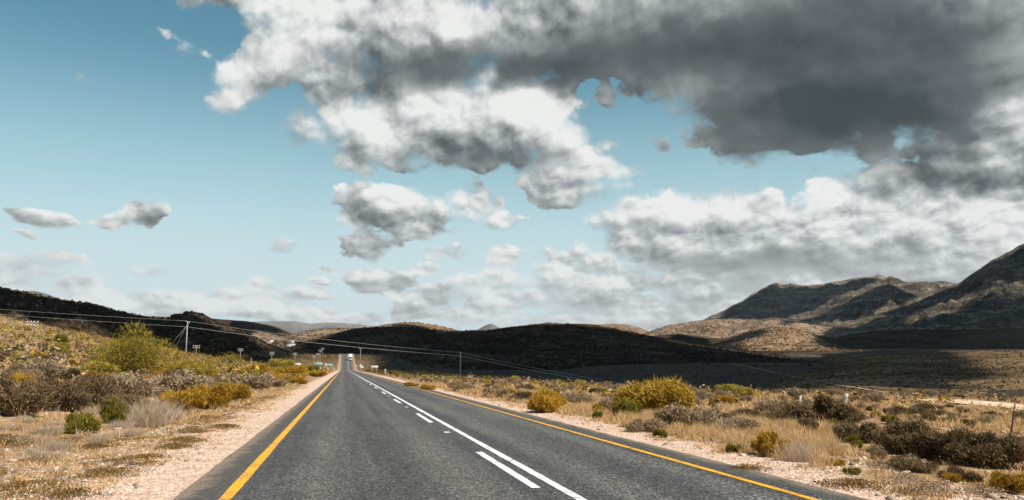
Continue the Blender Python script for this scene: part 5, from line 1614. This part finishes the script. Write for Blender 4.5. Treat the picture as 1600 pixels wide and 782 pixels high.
# ------------------------------------------------------------------ farm at the foot of the tan hills
M_LIME = simple_mat('whitewashed_wall', (0.78, 0.76, 0.72), 0.85, 0.1, var=0.05, scale=0.7)
M_TIN = simple_mat('tin_roof', (0.46, 0.47, 0.46), 0.5, 0.4, var=0.08, scale=0.8)
M_PANE = simple_mat('dark_pane', (0.03, 0.035, 0.04), 0.15, 0.5, var=0.0)
def farmhouse(px, py, w, dpt, h, rz, label):
    hh = scene_hit(px, py)
    if hh is None: return
    p = hh[0]
    o = empty('farmhouse', p, rz)
    tag(o, label, 'house', 'whitewashed farm buildings in the valley')
    wl = MB().box((0, 0, h / 2 - 0.6), (w, dpt, h + 1.2)).build('wall', M_LIME, o)
    e = 0.35
    v = [(-w/2-e, -dpt/2-e, h-0.1), (w/2+e, -dpt/2-e, h-0.1), (w/2+e, dpt/2+e, h-0.1), (-w/2-e, dpt/2+e, h-0.1), (-w/2-e, 0, h+dpt*0.32), (w/2+e, 0, h+dpt*0.32)]
    MB().add(v, [(0, 1, 5, 4), (2, 3, 4, 5), (0, 3, 2, 1)], [(0, 4, 3), (1, 2, 5)]).build('roof', M_TIN, o)
    for k in (-0.3, 0.3):
        f = MB().box((k * w, -dpt/2 - 0.01, h * 0.55), (1.1, 0.06, 1.2)).build('window', M_LIME, o)
        MB().box((k * w, -dpt/2 - 0.05, h * 0.55), (0.95, 0.03, 1.05)).build('pane', M_PANE, f)
    MB().box((0, -dpt/2 - 0.02, 1.05), (1.0, 0.08, 2.1)).build('door', M_GRILLE, o)
    return o
farmhouse(424, 534.5, 10, 6, 3.2, 0.3, 'whitewashed farmhouse at the foot of the sunlit tan hill')
farmhouse(457, 536, 9, 6, 3.4, -0.2, 'pale farm building right of the dark farm trees')
farmhouse(455, 542, 12, 5, 2.6, 0.1, 'long low pale shed below the farm trees')

M_BARK = simple_mat('tree_bark', (0.10, 0.08, 0.06), 0.9, 0.1, scale=4)
M_TREELEAF = leaf_material('farm_tree_leaves', (0.012, 0.016, 0.008), (0.035, 0.042, 0.018), (0.075, 0.08, 0.035), 0.2)
def farm_tree(px, py, W, H, seed, label):
    hh = scene_hit(px, py)
    if hh is None: return
    p = hh[0]
    o = empty('farm_tree', p, seed)
    tag(o, label, 'tree', 'dark trees around the farm')
    rng = np.random.default_rng(seed)
    c, rd, lt = lobe_set(rng, W, H * 0.85, 12)
    c[:, 2] += H * 0.14
    n = 1500
    i = rng.integers(0, 12, n)
    d = unit(rng.normal(size=(n, 3)))
    P = c[i] + d * rd[i] * rng.uniform(0.5, 1.05, (n, 1))
    V, Q = kites(P, unit(d + rng.normal(size=d.shape) * 0.6), 0.32, rng, 0.55)
    link('crown', new_mesh('crown', V, [Q], M_TREELEAF, np.repeat(0.6 * rng.uniform(0, 1, n) + 0.3 * lt[i], 4)), o)
    m = MB().tube([(0, 0, -0.5), (0.1, 0, H * 0.2), (0, 0.1, H * 0.5)], [0.05 * W, 0.04 * W, 0.02 * W], 8)
    for k in range(6):
        m.tube([(0.05, 0, H * 0.22), (c[k] + np.array([0, 0, H * 0.2])) / 2, c[k]], [0.022 * W, 0.015 * W, 0.006 * W], 6, caps=False)
    m.build('trunk', M_BARK, o)
for a in [(428, 539, 14, 12, 3, 'dark tree beside the whitewashed farmhouse'), (434, 540, 17, 14, 4, 'broadest dark farm tree right of the whitewashed farmhouse'),
          (444, 539, 13, 12, 5, 'dark farm tree left of the pale building'), (449, 540, 12, 11, 6, 'dark farm tree close to the pale building'),
          (465, 540, 13, 10, 7, 'dark farm tree right of the pale building'), (472, 539, 14, 10, 8, 'dark farm tree at the right end of the farm')]:
    farm_tree(*a)

# ------------------------------------------------------------------ the air
hz_lo, hz_hi = -60.0, 1050.0
hz = MB().box((0, 0, (hz_lo + hz_hi) / 2), (48000, 48000, hz_hi - hz_lo))
m, t = material('haze_air')
vol = t.n('ShaderNodeVolumePrincipled')
vol.inputs['Color'].default_value = (0.80, 0.90, 1.0, 1)
vol.inputs['Density'].default_value = 0.8e-5
vol.inputs['Anisotropy'].default_value = 0.2
oo = t.n('ShaderNodeOutputMaterial')
t.t.links.new(vol.outputs[0], oo.inputs['Volume'])
tag(hz.build('haze', m), 'thin blue haze in the air over the valley', 'haze', kind='stuff')
